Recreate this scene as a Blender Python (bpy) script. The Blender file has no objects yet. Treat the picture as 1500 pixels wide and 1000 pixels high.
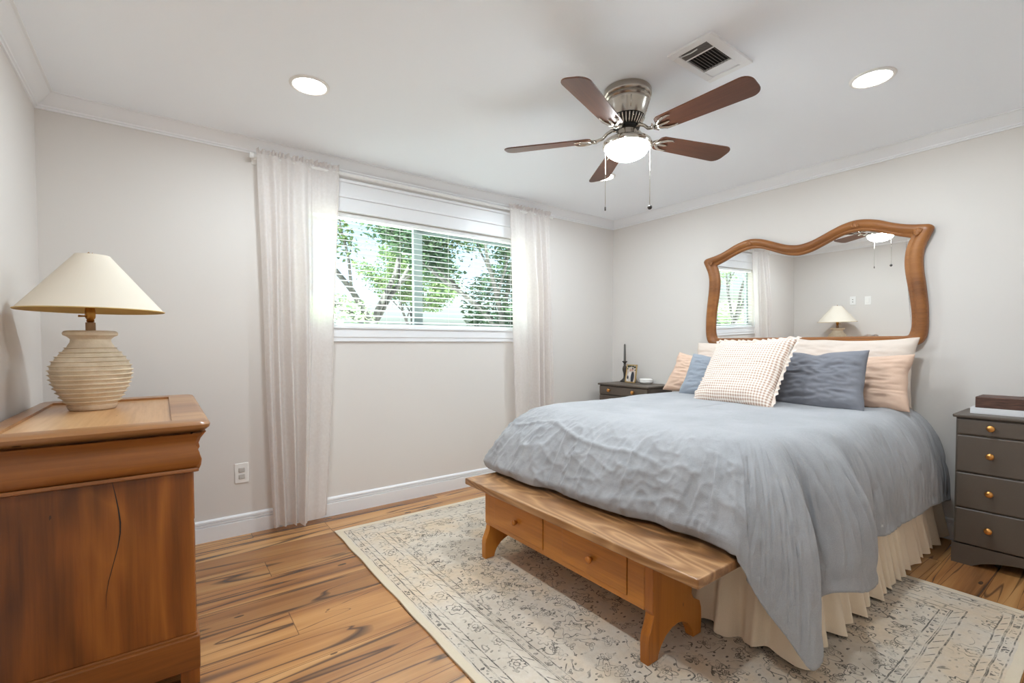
import bpy, bmesh, math, random
import numpy as np
from mathutils import Vector, Matrix, noise as mnoise
from math import sin, cos, pi, radians, sqrt

C = bpy.context.scene.collection
SC = bpy.context.scene

# ------------------------------------------------------------------ camera, world, exposure
F_PX, YAW, PITCH, ROLL, EYE = 689.76, 0.639, -0.0285, -0.0022, 1.179
cd = bpy.data.cameras.new('camera'); cam = bpy.data.objects.new('camera', cd); C.objects.link(cam)
cd.sensor_fit = 'HORIZONTAL'; cd.sensor_width = 36.0
cd.lens = F_PX / 1500 * 36.0
cd.shift_y = 24 / 1500
cd.clip_start = 0.02
_f = Vector((sin(YAW) * cos(PITCH), cos(YAW) * cos(PITCH), sin(PITCH)))
_r = Vector((cos(YAW), -sin(YAW), 0)); _u = _r.cross(_f)
_r2 = _r * cos(ROLL) + _u * sin(ROLL); _u2 = _u * cos(ROLL) - _r * sin(ROLL)
M = Matrix.Identity(4)
for i in range(3):
    M[i][0] = _r2[i]; M[i][1] = _u2[i]; M[i][2] = -_f[i]
M.translation = Vector((0, 0, EYE)); cam.matrix_world = M
SC.camera = cam

SC.view_settings.view_transform = 'Standard'; SC.view_settings.look = 'None'
SC.view_settings.gamma = 1.0; SC.view_settings.use_curve_mapping = False
SC.view_settings.exposure = 0.46
SC.cycles.use_denoising = True
SC.cycles.max_bounces = 12; SC.cycles.diffuse_bounces = 8; SC.cycles.transparent_max_bounces = 24

LAMP_W, LENS_L, GLOBE_L, SKY_L, SUN_L = 10.0, 14.0, 72.0, 0.34, 50.0
world = bpy.data.worlds.new('sky'); SC.world = world; world.use_nodes = True
wn = world.node_tree; bgn = wn.nodes['Background']
sky = wn.nodes.new('ShaderNodeTexSky')
sky.sky_type = 'NISHITA'; sky.sun_disc = False; sky.sun_elevation = radians(48); sky.sun_rotation = radians(200)
sky.air_density = 1.0; sky.dust_density = 4.0; sky.ozone_density = 1.5
wn.links.new(sky.outputs[0], bgn.inputs[0]); bgn.inputs[1].default_value = SKY_L
sd = bpy.data.lights.new('sun', 'SUN'); sd.energy = SUN_L; sd.angle = radians(1.0); sd.color = (1, .96, .88)
sun = bpy.data.objects.new('sun', sd); C.objects.link(sun)
sun.rotation_euler = Vector((0.25, 0.42, -0.9)).to_track_quat('-Z', 'Y').to_euler()

# ------------------------------------------------------------------ room numbers
XL, XR, YW, YN, H = -0.491, 3.799, 3.340, -0.42, 2.44
WX0, WX1, WZ0, WZ1 = 0.785, 2.66, 1.305, 2.105       # window opening

# ------------------------------------------------------------------ material helpers
class G:
    """small node-graph writer"""
    def __init__(s, name):
        s.m = bpy.data.materials.new(name); s.m.use_nodes = True
        s.t = s.m.node_tree; s.b = s.t.nodes['Principled BSDF']; s.o = s.t.nodes['Material Output']
    def n(s, typ, **kw):
        nd = s.t.nodes.new('ShaderNode' + typ)
        for k, v in kw.items(): setattr(nd, k, v)
        return nd
    def put(s, sock, v):
        if isinstance(v, bpy.types.NodeSocket): s.t.links.new(v, sock)
        elif v is not None:
            if isinstance(v, (tuple, list)) and len(v) == 3 and sock.type == 'RGBA': v = (*v, 1)
            sock.default_value = v
    def math(s, op, a, b=None, c=None, clamp=False):
        nd = s.n('Math', operation=op, use_clamp=clamp)
        s.put(nd.inputs[0], a); s.put(nd.inputs[1], b); s.put(nd.inputs[2], c)
        return nd.outputs[0]
    def coords(s, kind='Object'):
        return s.n('TexCoord').outputs[kind]
    def mapping(s, v, scale=(1, 1, 1), loc=(0, 0, 0), rot=(0, 0, 0)):
        nd = s.n('Mapping'); s.put(nd.inputs[0], v); nd.inputs['Scale'].default_value = scale
        nd.inputs['Location'].default_value = loc; nd.inputs['Rotation'].default_value = rot
        return nd.outputs[0]
    def noise(s, v, scale=5, detail=3, rough=.55, dist=0, out=0):
        nd = s.n('TexNoise'); s.put(nd.inputs['Vector'], v); nd.inputs['Scale'].default_value = scale
        nd.inputs['Detail'].default_value = detail; nd.inputs['Roughness'].default_value = rough
        nd.inputs['Distortion'].default_value = dist
        return nd.outputs[out]
    def ramp(s, f, stops, interp='LINEAR'):
        nd = s.n('ValToRGB'); s.put(nd.inputs[0], f); r = nd.color_ramp; r.interpolation = interp
        while len(r.elements) < len(stops): r.elements.new(.5)
        for e, (p, c) in zip(r.elements, stops):
            e.position = p; e.color = (*c, 1) if len(c) == 3 else c
        return nd.outputs[0]
    def mix(s, f, a, b, mode='MIX'):
        nd = s.n('Mix', data_type='RGBA', blend_type=mode)
        s.put(nd.inputs[0], f); s.put(nd.inputs[6], a); s.put(nd.inputs[7], b)
        return nd.outputs[2]
    def sep(s, v):
        nd = s.n('SeparateXYZ'); s.put(nd.inputs[0], v); return nd.outputs
    def comb(s, x, y, z=0.0):
        nd = s.n('CombineXYZ'); s.put(nd.inputs[0], x); s.put(nd.inputs[1], y); s.put(nd.inputs[2], z); return nd.outputs[0]
    def bump(s, h, strength=.2, dist=.01):
        nd = s.n('Bump'); s.put(nd.inputs['Height'], h); nd.inputs['Strength'].default_value = strength
        nd.inputs['Distance'].default_value = dist
        s.t.links.new(nd.outputs[0], s.b.inputs['Normal'])
    def set(s, **kw):
        for k, v in kw.items(): s.put(s.b.inputs[k.replace('_', ' ')], v)
        return s

def srgb(r, g, b):
    f = lambda c: ((c / 255 + .055) / 1.055) ** 2.4 if c > 10 else c / 255 / 12.92
    return (f(r), f(g), f(b))

def plain(name, col, rough=.5, metal=0.0, spec=.5, bump=0, bscale=200):
    g = G(name); g.set(Base_Color=col, Roughness=rough, Metallic=metal)
    g.b.inputs['Specular IOR Level'].default_value = spec
    if bump: g.bump(g.noise(g.coords(), bscale, 2), bump, .002)
    return g.m

def emit(name, col, strength):
    g = G(name); g.set(Base_Color=(.9, .9, .9), Emission_Color=col, Emission_Strength=strength)
    return g.m

def wood(name, dark, mid, light, axis='z', freq=9.0, rough=.38, streak=.5, coat=0.0, rings=0.0, ringw=.30, ringst=.55, seed=0.0, pits=True, spec=.5):
    g = G(name); co = g.coords()
    st = {'x': (.12, 1, 1), 'y': (1, .12, 1), 'z': (1, 1, .12)}[axis]
    v = g.mapping(co, st, (seed, seed * 1.7, seed * .6))
    big = g.noise(v, freq * .45, 3, .5, .6)
    fine = g.noise(g.mapping(co, tuple(.35 * c if c < 1 else 1 for c in st)), freq * 11, 3, .65)
    f = g.math('ADD', g.math('MULTIPLY', big, 1 - .25), g.math('MULTIPLY', fine, .25))
    if rings:
        low = g.noise(g.mapping(co, tuple(ringst * c if c < 1 else 1 for c in st), (seed, 0, seed)), 3.2, 2, .45, .35)
        w = g.math('PINGPONG', g.math('MULTIPLY', low, rings), 1.0)
        f = g.math('ADD', g.math('MULTIPLY', f, 1 - ringw * 1.2), g.math('MULTIPLY', g.math('POWER', w, 1.6), ringw))
    col = g.ramp(f, [(.30, dark), (.47, mid), (.66, light)])
    col = g.mix(g.ramp(g.noise(v, freq * 1.5, 2, .5, .4), [(.56, (0, 0, 0)), (.72, (streak,) * 3)]), col, dark)
    if pits:
        vo = g.n('TexVoronoi'); g.put(vo.inputs['Vector'], g.mapping(co, tuple(.3 if c < 1 else 1 for c in st)))
        vo.inputs['Scale'].default_value = 26
        pm = g.math('MULTIPLY', g.math('LESS_THAN', vo.outputs['Distance'], .09),
                    g.math('GREATER_THAN', g.noise(co, 7, 1), .60))
        col = g.mix(g.math('MULTIPLY', pm, .75), col, (.02, .01, .006))
    g.set(Base_Color=col, Roughness=rough); g.b.inputs['Specular IOR Level'].default_value = spec
    if coat: g.set(Coat_Weight=coat, Coat_Roughness=.22)
    g.bump(fine, .12, .003)
    return g.m

def cloth_mat(name, col, var=.10, weave=420, rough=.9, bump=.25, sheen=.15):
    g = G(name); co = g.coords()
    n1 = g.noise(co, 3.5, 4, .6)
    dk = tuple(c * (1 - var) for c in col); lt = tuple(min(1, c * (1 + var)) for c in col)
    slub = g.noise(g.mapping(co, (1, 6, 6)), 60, 2)
    base = g.mix(.35, g.ramp(n1, [(.3, dk), (.7, lt)]), g.ramp(slub, [(.3, dk), (.7, lt)]))
    g.set(Base_Color=base, Roughness=rough, Sheen_Weight=sheen)
    g.b.inputs['Specular IOR Level'].default_value = .2
    fine = g.math('ADD', g.noise(co, weave, 1), g.math('MULTIPLY', g.noise(co, 22, 3, .6), 2.0))
    g.bump(fine, bump, .004)
    return g.m

# ------------------------------------------------------------------ mesh helpers
def obj(name, bm, mat, root=None, smooth=False, auto=None):
    """link one bmesh (world coordinates) as one mesh object; with a root the mesh becomes its part"""
    me = bpy.data.meshes.new(name)
    if root is not None:
        w = Vector((0, 0, 0)); p = root
        while p is not None: w += p.location; p = p.parent
        bmesh.ops.translate(bm, verts=bm.verts, vec=-w)
    bm.normal_update(); bm.to_mesh(me); bm.free()
    for m in (mat if isinstance(mat, (list, tuple)) else [mat]): me.materials.append(m)
    if smooth:
        me.polygons.foreach_set('use_smooth', [True] * len(me.polygons))
        if auto is not None: me.set_sharp_from_angle(angle=radians(auto))
    o = bpy.data.objects.new(name, me); C.objects.link(o)
    if root is not None: o.parent = root
    return o

def thing(name, label, cat, loc=(0, 0, 0), group=None):
    o = bpy.data.objects.new(name, None); o.empty_display_size = .05; C.objects.link(o)
    o.location = loc; o['label'] = label; o['category'] = cat
    if group: o['group'] = group
    return o

def tag(o, label, cat, group=None):
    o['label'] = label; o['category'] = cat
    if group: o['group'] = group
    return o

def struct(o, label=None):
    o['kind'] = 'structure'
    if label: o['label'] = label
    return o

def copy_tree(o, delta, label):
    r = o.copy(); C.objects.link(r); r.location = o.location + Vector(delta); r['label'] = label
    def kids(src, dst):
        for ch in [c for c in bpy.data.objects if c.parent == src]:
            k = ch.copy(); C.objects.link(k); k.parent = dst; kids(ch, k)
    kids(o, r); return r

def B(): return bmesh.new()

def box(bm, x0, x1, y0, y1, z0, z1, bev=0.0, seg=2, mi=0):
    r = bmesh.ops.create_cube(bm, size=1.0)
    vs = r['verts']
    for v in vs:
        v.co = Vector(((x0 + x1) / 2 + v.co.x * (x1 - x0), (y0 + y1) / 2 + v.co.y * (y1 - y0), (z0 + z1) / 2 + v.co.z * (z1 - z0)))
    fs = {f for v in vs for f in v.link_faces}
    for f in fs: f.material_index = mi
    if bev:
        es = list({e for v in vs for e in v.link_edges})
        bmesh.ops.bevel(bm, geom=es, offset=bev, segments=seg, affect='EDGES', profile=.5)
    return bm

def lathe(bm, prof, c, n=48, cap=True, mi=0, squash=None):
    """prof: list of (r, z); axis is vertical through c"""
    rings = []
    for r, z in prof:
        rings.append([bm.verts.new((c[0] + r * cos(2 * pi * k / n), c[1] + r * sin(2 * pi * k / n), c[2] + z)) for k in range(n)])
    for a, b in zip(rings, rings[1:]):
        for k in range(n):
            f = bm.faces.new((a[k], a[(k + 1) % n], b[(k + 1) % n], b[k])); f.material_index = mi
    if cap:
        for ring in (rings[0], rings[-1]):
            try:
                f = bm.faces.new(ring); f.material_index = mi
            except ValueError: pass
    bmesh.ops.recalc_face_normals(bm, faces=bm.faces)
    return bm

def tube(bm, pts, rad, n=10, cap=True):
    pts = [Vector(p) for p in pts]; rings = []
    rad = rad if isinstance(rad, (list, tuple)) else [rad] * len(pts)
    up = Vector((0, 0, 1)); prev = None
    for i, p in enumerate(pts):
        t = (pts[min(i + 1, len(pts) - 1)] - pts[max(i - 1, 0)]).normalized()
        if prev is None:
            a = t.orthogonal().normalized()
        else:
            a = (prev - t * prev.dot(t)); a = a.normalized() if a.length > 1e-6 else t.orthogonal().normalized()
        prev = a; b = t.cross(a)
        rings.append([bm.verts.new(p + (a * cos(2 * pi * k / n) + b * sin(2 * pi * k / n)) * rad[i]) for k in range(n)])
    for r0, r1 in zip(rings, rings[1:]):
        for k in range(n): bm.faces.new((r0[k], r0[(k + 1) % n], r1[(k + 1) % n], r1[k]))
    if cap:
        bm.faces.new(rings[0][::-1]); bm.faces.new(rings[-1])
    return bm

def prism(bm, poly, axis, a, b, mi=0, bev=0.0):
    """extrude a 2D polygon along axis ('x','y','z') from a to b"""
    def P(u, v, t):
        return {'x': (t, u, v), 'y': (u, t, v), 'z': (u, v, t)}[axis]
    A = [bm.verts.new(P(u, v, a)) for u, v in poly]; Bv = [bm.verts.new(P(u, v, b)) for u, v in poly]
    fs = [bm.faces.new(A), bm.faces.new(Bv)]
    n = len(poly)
    for k in range(n): fs.append(bm.faces.new((A[k], A[(k + 1) % n], Bv[(k + 1) % n], Bv[k])))
    for f in fs: f.material_index = mi
    bmesh.ops.recalc_face_normals(bm, faces=fs)
    if bev:
        es = list({e for f in fs[:2] for e in f.edges})
        bmesh.ops.bevel(bm, geom=es, offset=bev, segments=2, affect='EDGES', profile=.5)
    return bm

def grid_mesh(bm, P, wrap=False, mi=0):
    """P: array (nu, nv, 3)"""
    nu, nv = P.shape[:2]
    V = [[bm.verts.new(P[i, j]) for j in range(nv)] for i in range(nu)]
    for i in range(nu - (0 if wrap else 1)):
        for j in range(nv - 1):
            f = bm.faces.new((V[i][j], V[(i + 1) % nu][j], V[(i + 1) % nu][j + 1], V[i][j + 1])); f.material_index = mi
    return bm

def sweep_wall(bm, prof, path, closed=True):
    """prof: (out, z) pairs, path: corner points with inward diagonal vectors"""
    rings = [[bm.verts.new((c[0] + d[0] * o, c[1] + d[1] * o, z)) for o, z in prof] for c, d in path]
    m = len(rings)
    for i in range(m if closed else m - 1):
        a, b = rings[i], rings[(i + 1) % m]
        for k in range(len(prof) - 1): bm.faces.new((a[k], b[k], b[k + 1], a[k + 1]))
    return bm

def vnoise(x, y, seed=0):
    """smooth value noise on arrays, range about -1..1"""
    xi = np.floor(x).astype(np.int64); yi = np.floor(y).astype(np.int64)
    fx = x - xi; fy = y - yi
    fx = fx * fx * (3 - 2 * fx); fy = fy * fy * (3 - 2 * fy)
    def h(a, b):
        n = (a * 374761393 + b * 668265263 + seed * 1442695041) & 0x7fffffff
        n = ((n ^ (n >> 13)) * 1274126177) & 0x7fffffff
        return ((n ^ (n >> 16)) & 0xffff) / 32767.5 - 1
    return (h(xi, yi) * (1 - fx) + h(xi + 1, yi) * fx) * (1 - fy) + (h(xi, yi + 1) * (1 - fx) + h(xi + 1, yi + 1) * fx) * fy

def fbm(x, y, seed=0, o=3):
    return sum(vnoise(x * 2 ** k, y * 2 ** k, seed + k) * .5 ** k for k in range(o))

# ------------------------------------------------------------------ materials
g = G('wall_paint'); g.set(Base_Color=srgb(221, 216, 211), Roughness=.75); g.b.inputs['Specular IOR Level'].default_value = .25
g.bump(g.noise(g.coords(), 160, 3), .05, .002); M_WALL = g.m
g = G('ceiling_paint'); g.set(Base_Color=srgb(245, 249, 254), Roughness=.85); g.b.inputs['Specular IOR Level'].default_value = .2
g.bump(g.noise(g.coords(), 120, 3), .05, .002); M_CEIL = g.m
M_TRIM = plain('white_gloss_trim', srgb(238, 239, 241), .35)
M_WHITE = plain('white_plastic', srgb(238, 236, 232), .4)
M_GREY_PLASTIC = plain('grey_plastic', srgb(196, 192, 186), .45)
M_NICKEL = plain('brushed_nickel', srgb(176, 168, 158), .24, 1.0)
M_NICKEL_BRIGHT = plain('polished_nickel', srgb(206, 200, 190), .14, 1.0)
M_BLACK = plain('black_gap', (.012, .011, .01), .5)
M_BRASS = plain('aged_brass', srgb(178, 128, 62), .28, 1.0)
M_COPPER = plain('copper_knob_metal', srgb(232, 168, 96), .28, 1.0)
M_CHAR = plain('charcoal_paint', srgb(94, 83, 73), .42, bump=.03)
M_IRON = plain('dark_iron', srgb(62, 56, 50), .55)
M_WAX = plain('grey_wax', srgb(98, 96, 92), .5)
M_VENT = plain('white_vent_metal', srgb(238, 239, 240), .45)
M_VENTFIN = plain('grey_vent_louvre', srgb(140, 134, 130), .5)
M_MIRROR = plain('mirror_silver', (.93, .94, .94), .0, 1.0)
M_LENS = emit('downlight_lens', (1, .985, .96), LENS_L)
M_GLOBE = emit('lit_frosted_glass', (.90, .96, 1.0), GLOBE_L)
M_BLADE = wood('walnut_blade', srgb(54, 30, 18), srgb(94, 54, 32), srgb(126, 76, 46), 'x', 7, .4, .3, pits=False)
M_DRESS = wood('honey_walnut', srgb(66, 34, 12), srgb(132, 74, 26), srgb(176, 108, 42), 'z', 5.0, .36, .8, .15, rings=13.0, ringw=.14, ringst=2.2, seed=3.1)
M_DRESS_H = wood('honey_walnut_rail', srgb(74, 38, 12), srgb(126, 72, 26), srgb(164, 100, 40), 'x', 6, .36, .5, .15, seed=1.3)
M_DRESS_TOP = wood('worn_walnut_top', srgb(106, 66, 32), srgb(152, 102, 58), srgb(188, 140, 90), 'x', 6, .34, .5, .3, seed=5.2)
M_DRESS_PANEL = wood('worn_pale_panel', srgb(150, 100, 56), srgb(196, 148, 98), srgb(226, 186, 140), 'y', 6, .34, .4, .3, seed=7.7)
M_BENCH = wood('orange_pine', srgb(138, 80, 24), srgb(190, 120, 42), srgb(212, 144, 62), 'y', 5, .38, .3, .12, seed=2.2)
M_BENCH_V = wood('orange_pine_upright', srgb(126, 70, 18), srgb(178, 106, 32), srgb(198, 128, 48), 'z', 5, .38, .3, .12, seed=4.2)
M_BENCH_TOP = wood('brown_pine_top', srgb(88, 56, 30), srgb(148, 103, 62), srgb(192, 148, 102), 'y', 8, .34, .25, .35, rings=44.0, ringw=.17, ringst=2.4, seed=6.0)
M_FRAME = wood('carved_oak_frame', srgb(112, 66, 28), srgb(150, 94, 44), srgb(176, 116, 60), 'y', 8, .42, .3, .1, pits=False)
M_LINEN = cloth_mat('slate_linen', srgb(168, 169, 172), .14, bump=.55)
M_SLATE_PILLOW = cloth_mat('blue_grey_linen', srgb(130, 131, 138), .10, bump=.3)
M_BLUE_PILLOW = cloth_mat('pale_blue_linen', srgb(150, 157, 167), .10, bump=.3)
M_BLUSH = cloth_mat('blush_linen', srgb(224, 192, 170), .06, bump=.25)
M_IVORY = cloth_mat('ivory_cotton', srgb(228, 214, 202), .04, bump=.2)
M_SKIRT = cloth_mat('natural_cotton', srgb(236, 219, 195), .05, bump=.2)
M_MATTRESS = cloth_mat('white_ticking', srgb(230, 228, 222), .03)

g = G('plaster_lamp_body'); co = g.coords()
g.set(Base_Color=g.mix(g.ramp(g.noise(co, 9, 4, .65), [(.35, (0, 0, 0)), (.75, (1, 1, 1))]), srgb(204, 186, 160), srgb(232, 218, 196)), Roughness=.85)
g.bump(g.noise(co, 60, 4, .7), .5, .004); M_PLASTER = g.m
g = G('cream_shade_fabric'); co = g.coords()
d = g.n('BsdfDiffuse'); d.inputs[0].default_value = (*srgb(238, 228, 212), 1)
t = g.n('BsdfTranslucent'); t.inputs[0].default_value = (*srgb(224, 200, 150), 1)
mx = g.n('MixShader'); mx.inputs[0].default_value = .16
g.t.links.new(d.outputs[0], mx.inputs[1]); g.t.links.new(t.outputs[0], mx.inputs[2]); g.t.links.new(mx.outputs[0], g.o.inputs[0])
M_SHADE = g.m
M_SHADE_IN = plain('gold_shade_lining', srgb(206, 176, 112), .6)

g = G('linen_curtain'); co = g.coords()
base = g.mix(g.ramp(g.noise(co, 60, 2), [(.3, (0, 0, 0)), (.7, (1, 1, 1))]), srgb(236, 230, 226), srgb(242, 237, 234))
d = g.n('BsdfDiffuse'); g.put(d.inputs[0], base)
t = g.n('BsdfTranslucent'); g.put(t.inputs[0], base)
mx = g.n('MixShader'); mx.inputs[0].default_value = .42
tr = g.n('BsdfTransparent'); mx2 = g.n('MixShader'); mx2.inputs[0].default_value = .14
g.t.links.new(d.outputs[0], mx.inputs[1]); g.t.links.new(t.outputs[0], mx.inputs[2])
g.t.links.new(mx.outputs[0], mx2.inputs[1]); g.t.links.new(tr.outputs[0], mx2.inputs[2]); g.t.links.new(mx2.outputs[0], g.o.inputs[0])
M_CURTAIN = g.m

g = G('window_glass')
gl = g.n('BsdfGlossy'); gl.inputs['Roughness'].default_value = 0.0; gl.inputs[0].default_value = (1, 1, 1, 1)
tr = g.n('BsdfTransparent'); tr.inputs[0].default_value = (.93, .97, .96, 1)
lw = g.n('Fresnel'); lw.inputs[0].default_value = 1.4
geo = g.n('NewGeometry'); mx = g.n('MixShader')      # reflect once, on the face the ray meets first
g.put(mx.inputs[0], g.math('MULTIPLY', lw.outputs[0], g.math('SUBTRACT', 1.0, geo.outputs['Backfacing'])))
g.t.links.new(tr.outputs[0], mx.inputs[1]); g.t.links.new(gl.outputs[0], mx.inputs[2]); g.t.links.new(mx.outputs[0], g.o.inputs[0])
M_GLASS = g.m
M_SLAT = plain('white_blind_slat', srgb(240, 243, 243), .45)
M_ALU = plain('grey_green_window_frame', srgb(150, 166, 166), .45)

# wood plank floor: boards run along x, 0.2 m wide, dark heart streaks
g = G('figured_plank_floor'); co = g.coords(); sx, sy, sz = g.sep(co)
row = g.math('FLOOR', g.math('DIVIDE', g.math('ADD', sy, .17), .2))
wn1 = g.n('TexWhiteNoise', noise_dimensions='1D'); g.put(wn1.inputs['W'], row)
half = g.math('MULTIPLY', g.math('MODULO', g.math('ADD', row, 100), 3), .42)
xs = g.math('DIVIDE', g.math('ADD', g.math('ADD', sx, 5 - .385 - .0), half), 1.26)
colm = g.math('FLOOR', xs)
wn2 = g.n('TexWhiteNoise', noise_dimensions='2D'); g.put(wn2.inputs['Vector'], g.comb(row, colm))
rnd = wn2.outputs['Value']
off = g.math('MULTIPLY', rnd, 37.0)
v = g.comb(g.math('ADD', g.math('MULTIPLY', sx, .55), off), g.math('ADD', g.math('MULTIPLY', sy, 6.5), off), off)
big = g.noise(v, 1.0, 3, .5, .5)
sv = g.comb(g.math('ADD', g.math('MULTIPLY', sx, .34), off), g.math('ADD', g.math('MULTIPLY', sy, 6.6), off), off)
stre = g.noise(sv, 1.05, 2, .42, .55)
brk = g.noise(g.comb(g.math('ADD', g.math('MULTIPLY', sx, 1.6), off), g.math('MULTIPLY', sy, 4), off), 1.2, 2)
fine = g.noise(g.comb(g.math('MULTIPLY', sx, 3), g.math('MULTIPLY', sy, 90), off), 1.0, 3, .6)
col = g.ramp(g.math('ADD', g.math('MULTIPLY', big, .85), g.math('MULTIPLY', fine, .15)),
             [(.30, srgb(126, 84, 52)), (.43, srgb(172, 120, 72)), (.55, srgb(196, 144, 88)), (.70, srgb(208, 160, 104))])
shade = g.ramp(rnd, [(0, (.62, .56, .54)), (.30, (.92, .90, .88)), (.6, (1, 1, 1)), (1, (1.0, .96, .92))])
col = g.mix(1.0, col, shade, 'MULTIPLY')
lw_ = g.math('MULTIPLY', g.math('SUBTRACT', brk, .32), .075, clamp=True)
d1_ = g.math('ABSOLUTE', g.math('SUBTRACT', stre, .53)); d2_ = g.math('ABSOLUTE', g.math('SUBTRACT', stre, .41))
thin = g.math('SUBTRACT', 1.0, g.math('DIVIDE', d1_, g.math('ADD', lw_, .0015)), clamp=True)
thin2 = g.math('SUBTRACT', 1.0, g.math('DIVIDE', d2_, g.math('ADD', g.math('MULTIPLY', lw_, .55), .001)), clamp=True)
wide = g.ramp(stre, [(.655, (0, 0, 0)), (.70, (.8, .8, .8))])
col = g.mix(g.ramp(d1_, [(0, (.40, .40, .40)), (.06, (0, 0, 0))]), col, srgb(140, 92, 54))
col = g.mix(wide, col, srgb(92, 66, 50))
col = g.mix(g.math('MULTIPLY', g.math('POWER', thin, .6), .9), col, srgb(64, 46, 36))
col = g.mix(g.math('MULTIPLY', g.math('POWER', thin2, .6), .8), col, srgb(78, 56, 42))
kn = g.n('TexVoronoi'); g.put(kn.inputs['Vector'], g.comb(g.math('MULTIPLY', sx, 2.0), g.math('MULTIPLY', sy, 6.0), off)); kn.inputs['Scale'].default_value = 1.7
knm = g.math('MULTIPLY', g.math('LESS_THAN', kn.outputs['Distance'], .085), .8)
col = g.mix(knm, col, srgb(48, 32, 22))
fy = g.math('FRACT', g.math('DIVIDE', g.math('ADD', sy, .17), .2)); fx = g.math('FRACT', xs)
seam = g.math('MAXIMUM', g.math('LESS_THAN', fy, .012), g.math('LESS_THAN', fx, .0025))
col = g.mix(g.math('MULTIPLY', seam, .65), col, srgb(60, 40, 28))
g.set(Base_Color=col, Roughness=.24); g.b.inputs['Specular IOR Level'].default_value = .65
g.bump(g.math('SUBTRACT', g.math('MULTIPLY', fine, .3), seam), .15, .002); M_FLOOR = g.m

# faded oriental rug: borders from the object's own extents, flowers from cells
RX0, RX1, RY0, RY1 = 0.85, 3.005, 0.235, 3.02
g = G('faded_oriental_rug'); co = g.coords(); sx, sy, sz = g.sep(co)
wob = g.math('MULTIPLY', g.math('SUBTRACT', g.noise(co, 9, 2), .5), .012)
dx = g.math('MINIMUM', g.math('SUBTRACT', sx, RX0), g.math('SUBTRACT', RX1, sx))
dy = g.math('MINIMUM', g.math('SUBTRACT', sy, RY0), g.math('SUBTRACT', RY1, sy))
dd = g.math('ADD', g.math('MINIMUM', dx, dy), wob)
def line(at, w=.003): return g.math('LESS_THAN', g.math('ABSOLUTE', g.math('SUBTRACT', dd, at)), w)
def band(a, b): return g.math('MULTIPLY', g.math('GREATER_THAN', dd, a), g.math('LESS_THAN', dd, b))
def both(*a):
    r = a[0]
    for q in a[1:]: r = g.math('MAXIMUM', r, q)
    return r
lines = both(line(.044, .0022), line(.076, .0022), line(.080, .0012), line(.108, .0025), line(.206, .0028), line(.244, .0022), line(.250, .0014), line(.282, .0025))
along = g.math('ADD', sx, sy)
def dashes(freq, duty, seed):
    t = g.math('FRACT', g.math('ADD', g.math('MULTIPLY', along, freq), g.math('MULTIPLY', dd, freq * .8)))
    return g.math('LESS_THAN', t, duty)
def hooks(seed):
    n_ = g.noise(g.mapping(co, (1, 1, 1), (seed, seed, 0)), 55, 1, .4)
    return g.math('MULTIPLY', g.math('GREATER_THAN', n_, .53), g.math('LESS_THAN', g.math('FRACT', g.math('MULTIPLY', along, 24)), .82))
hatch = both(g.math('MULTIPLY', band(.050, .070), hooks(0)), g.math('MULTIPLY', band(.256, .277), hooks(1)),
             g.math('MULTIPLY', band(.086, .102), dashes(15, .12, 2)), g.math('MULTIPLY', band(.214, .238), dashes(15, .12, 3)))
wv = g.n('VectorMath', operation='ADD'); g.put(wv.inputs[0], co)
nv = g.n('VectorMath', operation='SCALE'); nc = g.n('TexNoise'); g.put(nc.inputs['Vector'], co); nc.inputs['Scale'].default_value = 7
nc.inputs['Detail'].default_value = 2
g.t.links.new(nc.outputs['Color'], nv.inputs[0]); nv.inputs['Scale'].default_value = .055
g.t.links.new(nv.outputs[0], wv.inputs[1]); cw = wv.outputs[0]
def flowers(scale, rad, amp, pet, width, rand, seed):
    vo = g.n('TexVoronoi', voronoi_dimensions='2D'); g.put(vo.inputs['Vector'], g.mapping(cw, (1, 1, 1), (seed, seed * 2, 0)))
    vo.inputs['Scale'].default_value = scale; vo.inputs['Randomness'].default_value = rand
    lv = g.n('VectorMath', operation='SUBTRACT'); g.put(lv.inputs[0], g.mapping(cw, (1, 1, 1), (seed, seed * 2, 0))); g.t.links.new(vo.outputs['Position'], lv.inputs[1])
    lx, ly, lz = g.sep(lv.outputs[0])
    ang = g.math('ARCTAN2', ly, lx); rr = g.math('SQRT', g.math('ADD', g.math('MULTIPLY', lx, lx), g.math('MULTIPLY', ly, ly)))
    cx, cy, cz = g.sep(vo.outputs['Color'])
    R = g.math('MULTIPLY', g.math('ADD', rad, g.math('MULTIPLY', g.math('SINE', g.math('ADD', g.math('MULTIPLY', ang, pet), g.math('MULTIPLY', cx, 6))), amp)),
               g.math('ADD', .55, g.math('MULTIPLY', cy, .7)))
    o1 = g.math('LESS_THAN', g.math('ABSOLUTE', g.math('SUBTRACT', rr, R)), width)
    o2 = g.math('LESS_THAN', g.math('ABSOLUTE', g.math('SUBTRACT', rr, g.math('MULTIPLY', R, .4))), width * .8)
    keep = g.math('GREATER_THAN', cz, .25)
    return g.math('MULTIPLY', both(o1, o2), keep)
fl = both(flowers(4.6, .062, .018, 5.0, .0032, .75, 0.0), flowers(9.5, .026, .011, 4.0, .0026, 1.0, 3.3), flowers(14.0, .013, .006, 3.0, .0022, 1.0, 6.1))
vo = g.n('TexVoronoi', voronoi_dimensions='2D'); g.put(vo.inputs['Vector'], g.mapping(cw, (1, 1.7, 1), (0, 0, 0), (0, 0, .6))); vo.inputs['Scale'].default_value = 21
dots = g.math('MULTIPLY', g.math('LESS_THAN', vo.outputs['Distance'], .15), g.math('GREATER_THAN', g.sep(vo.outputs['Color'])[0], .35))
vn = g.noise(cw, 8.0, 1, .5, .8)
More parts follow.
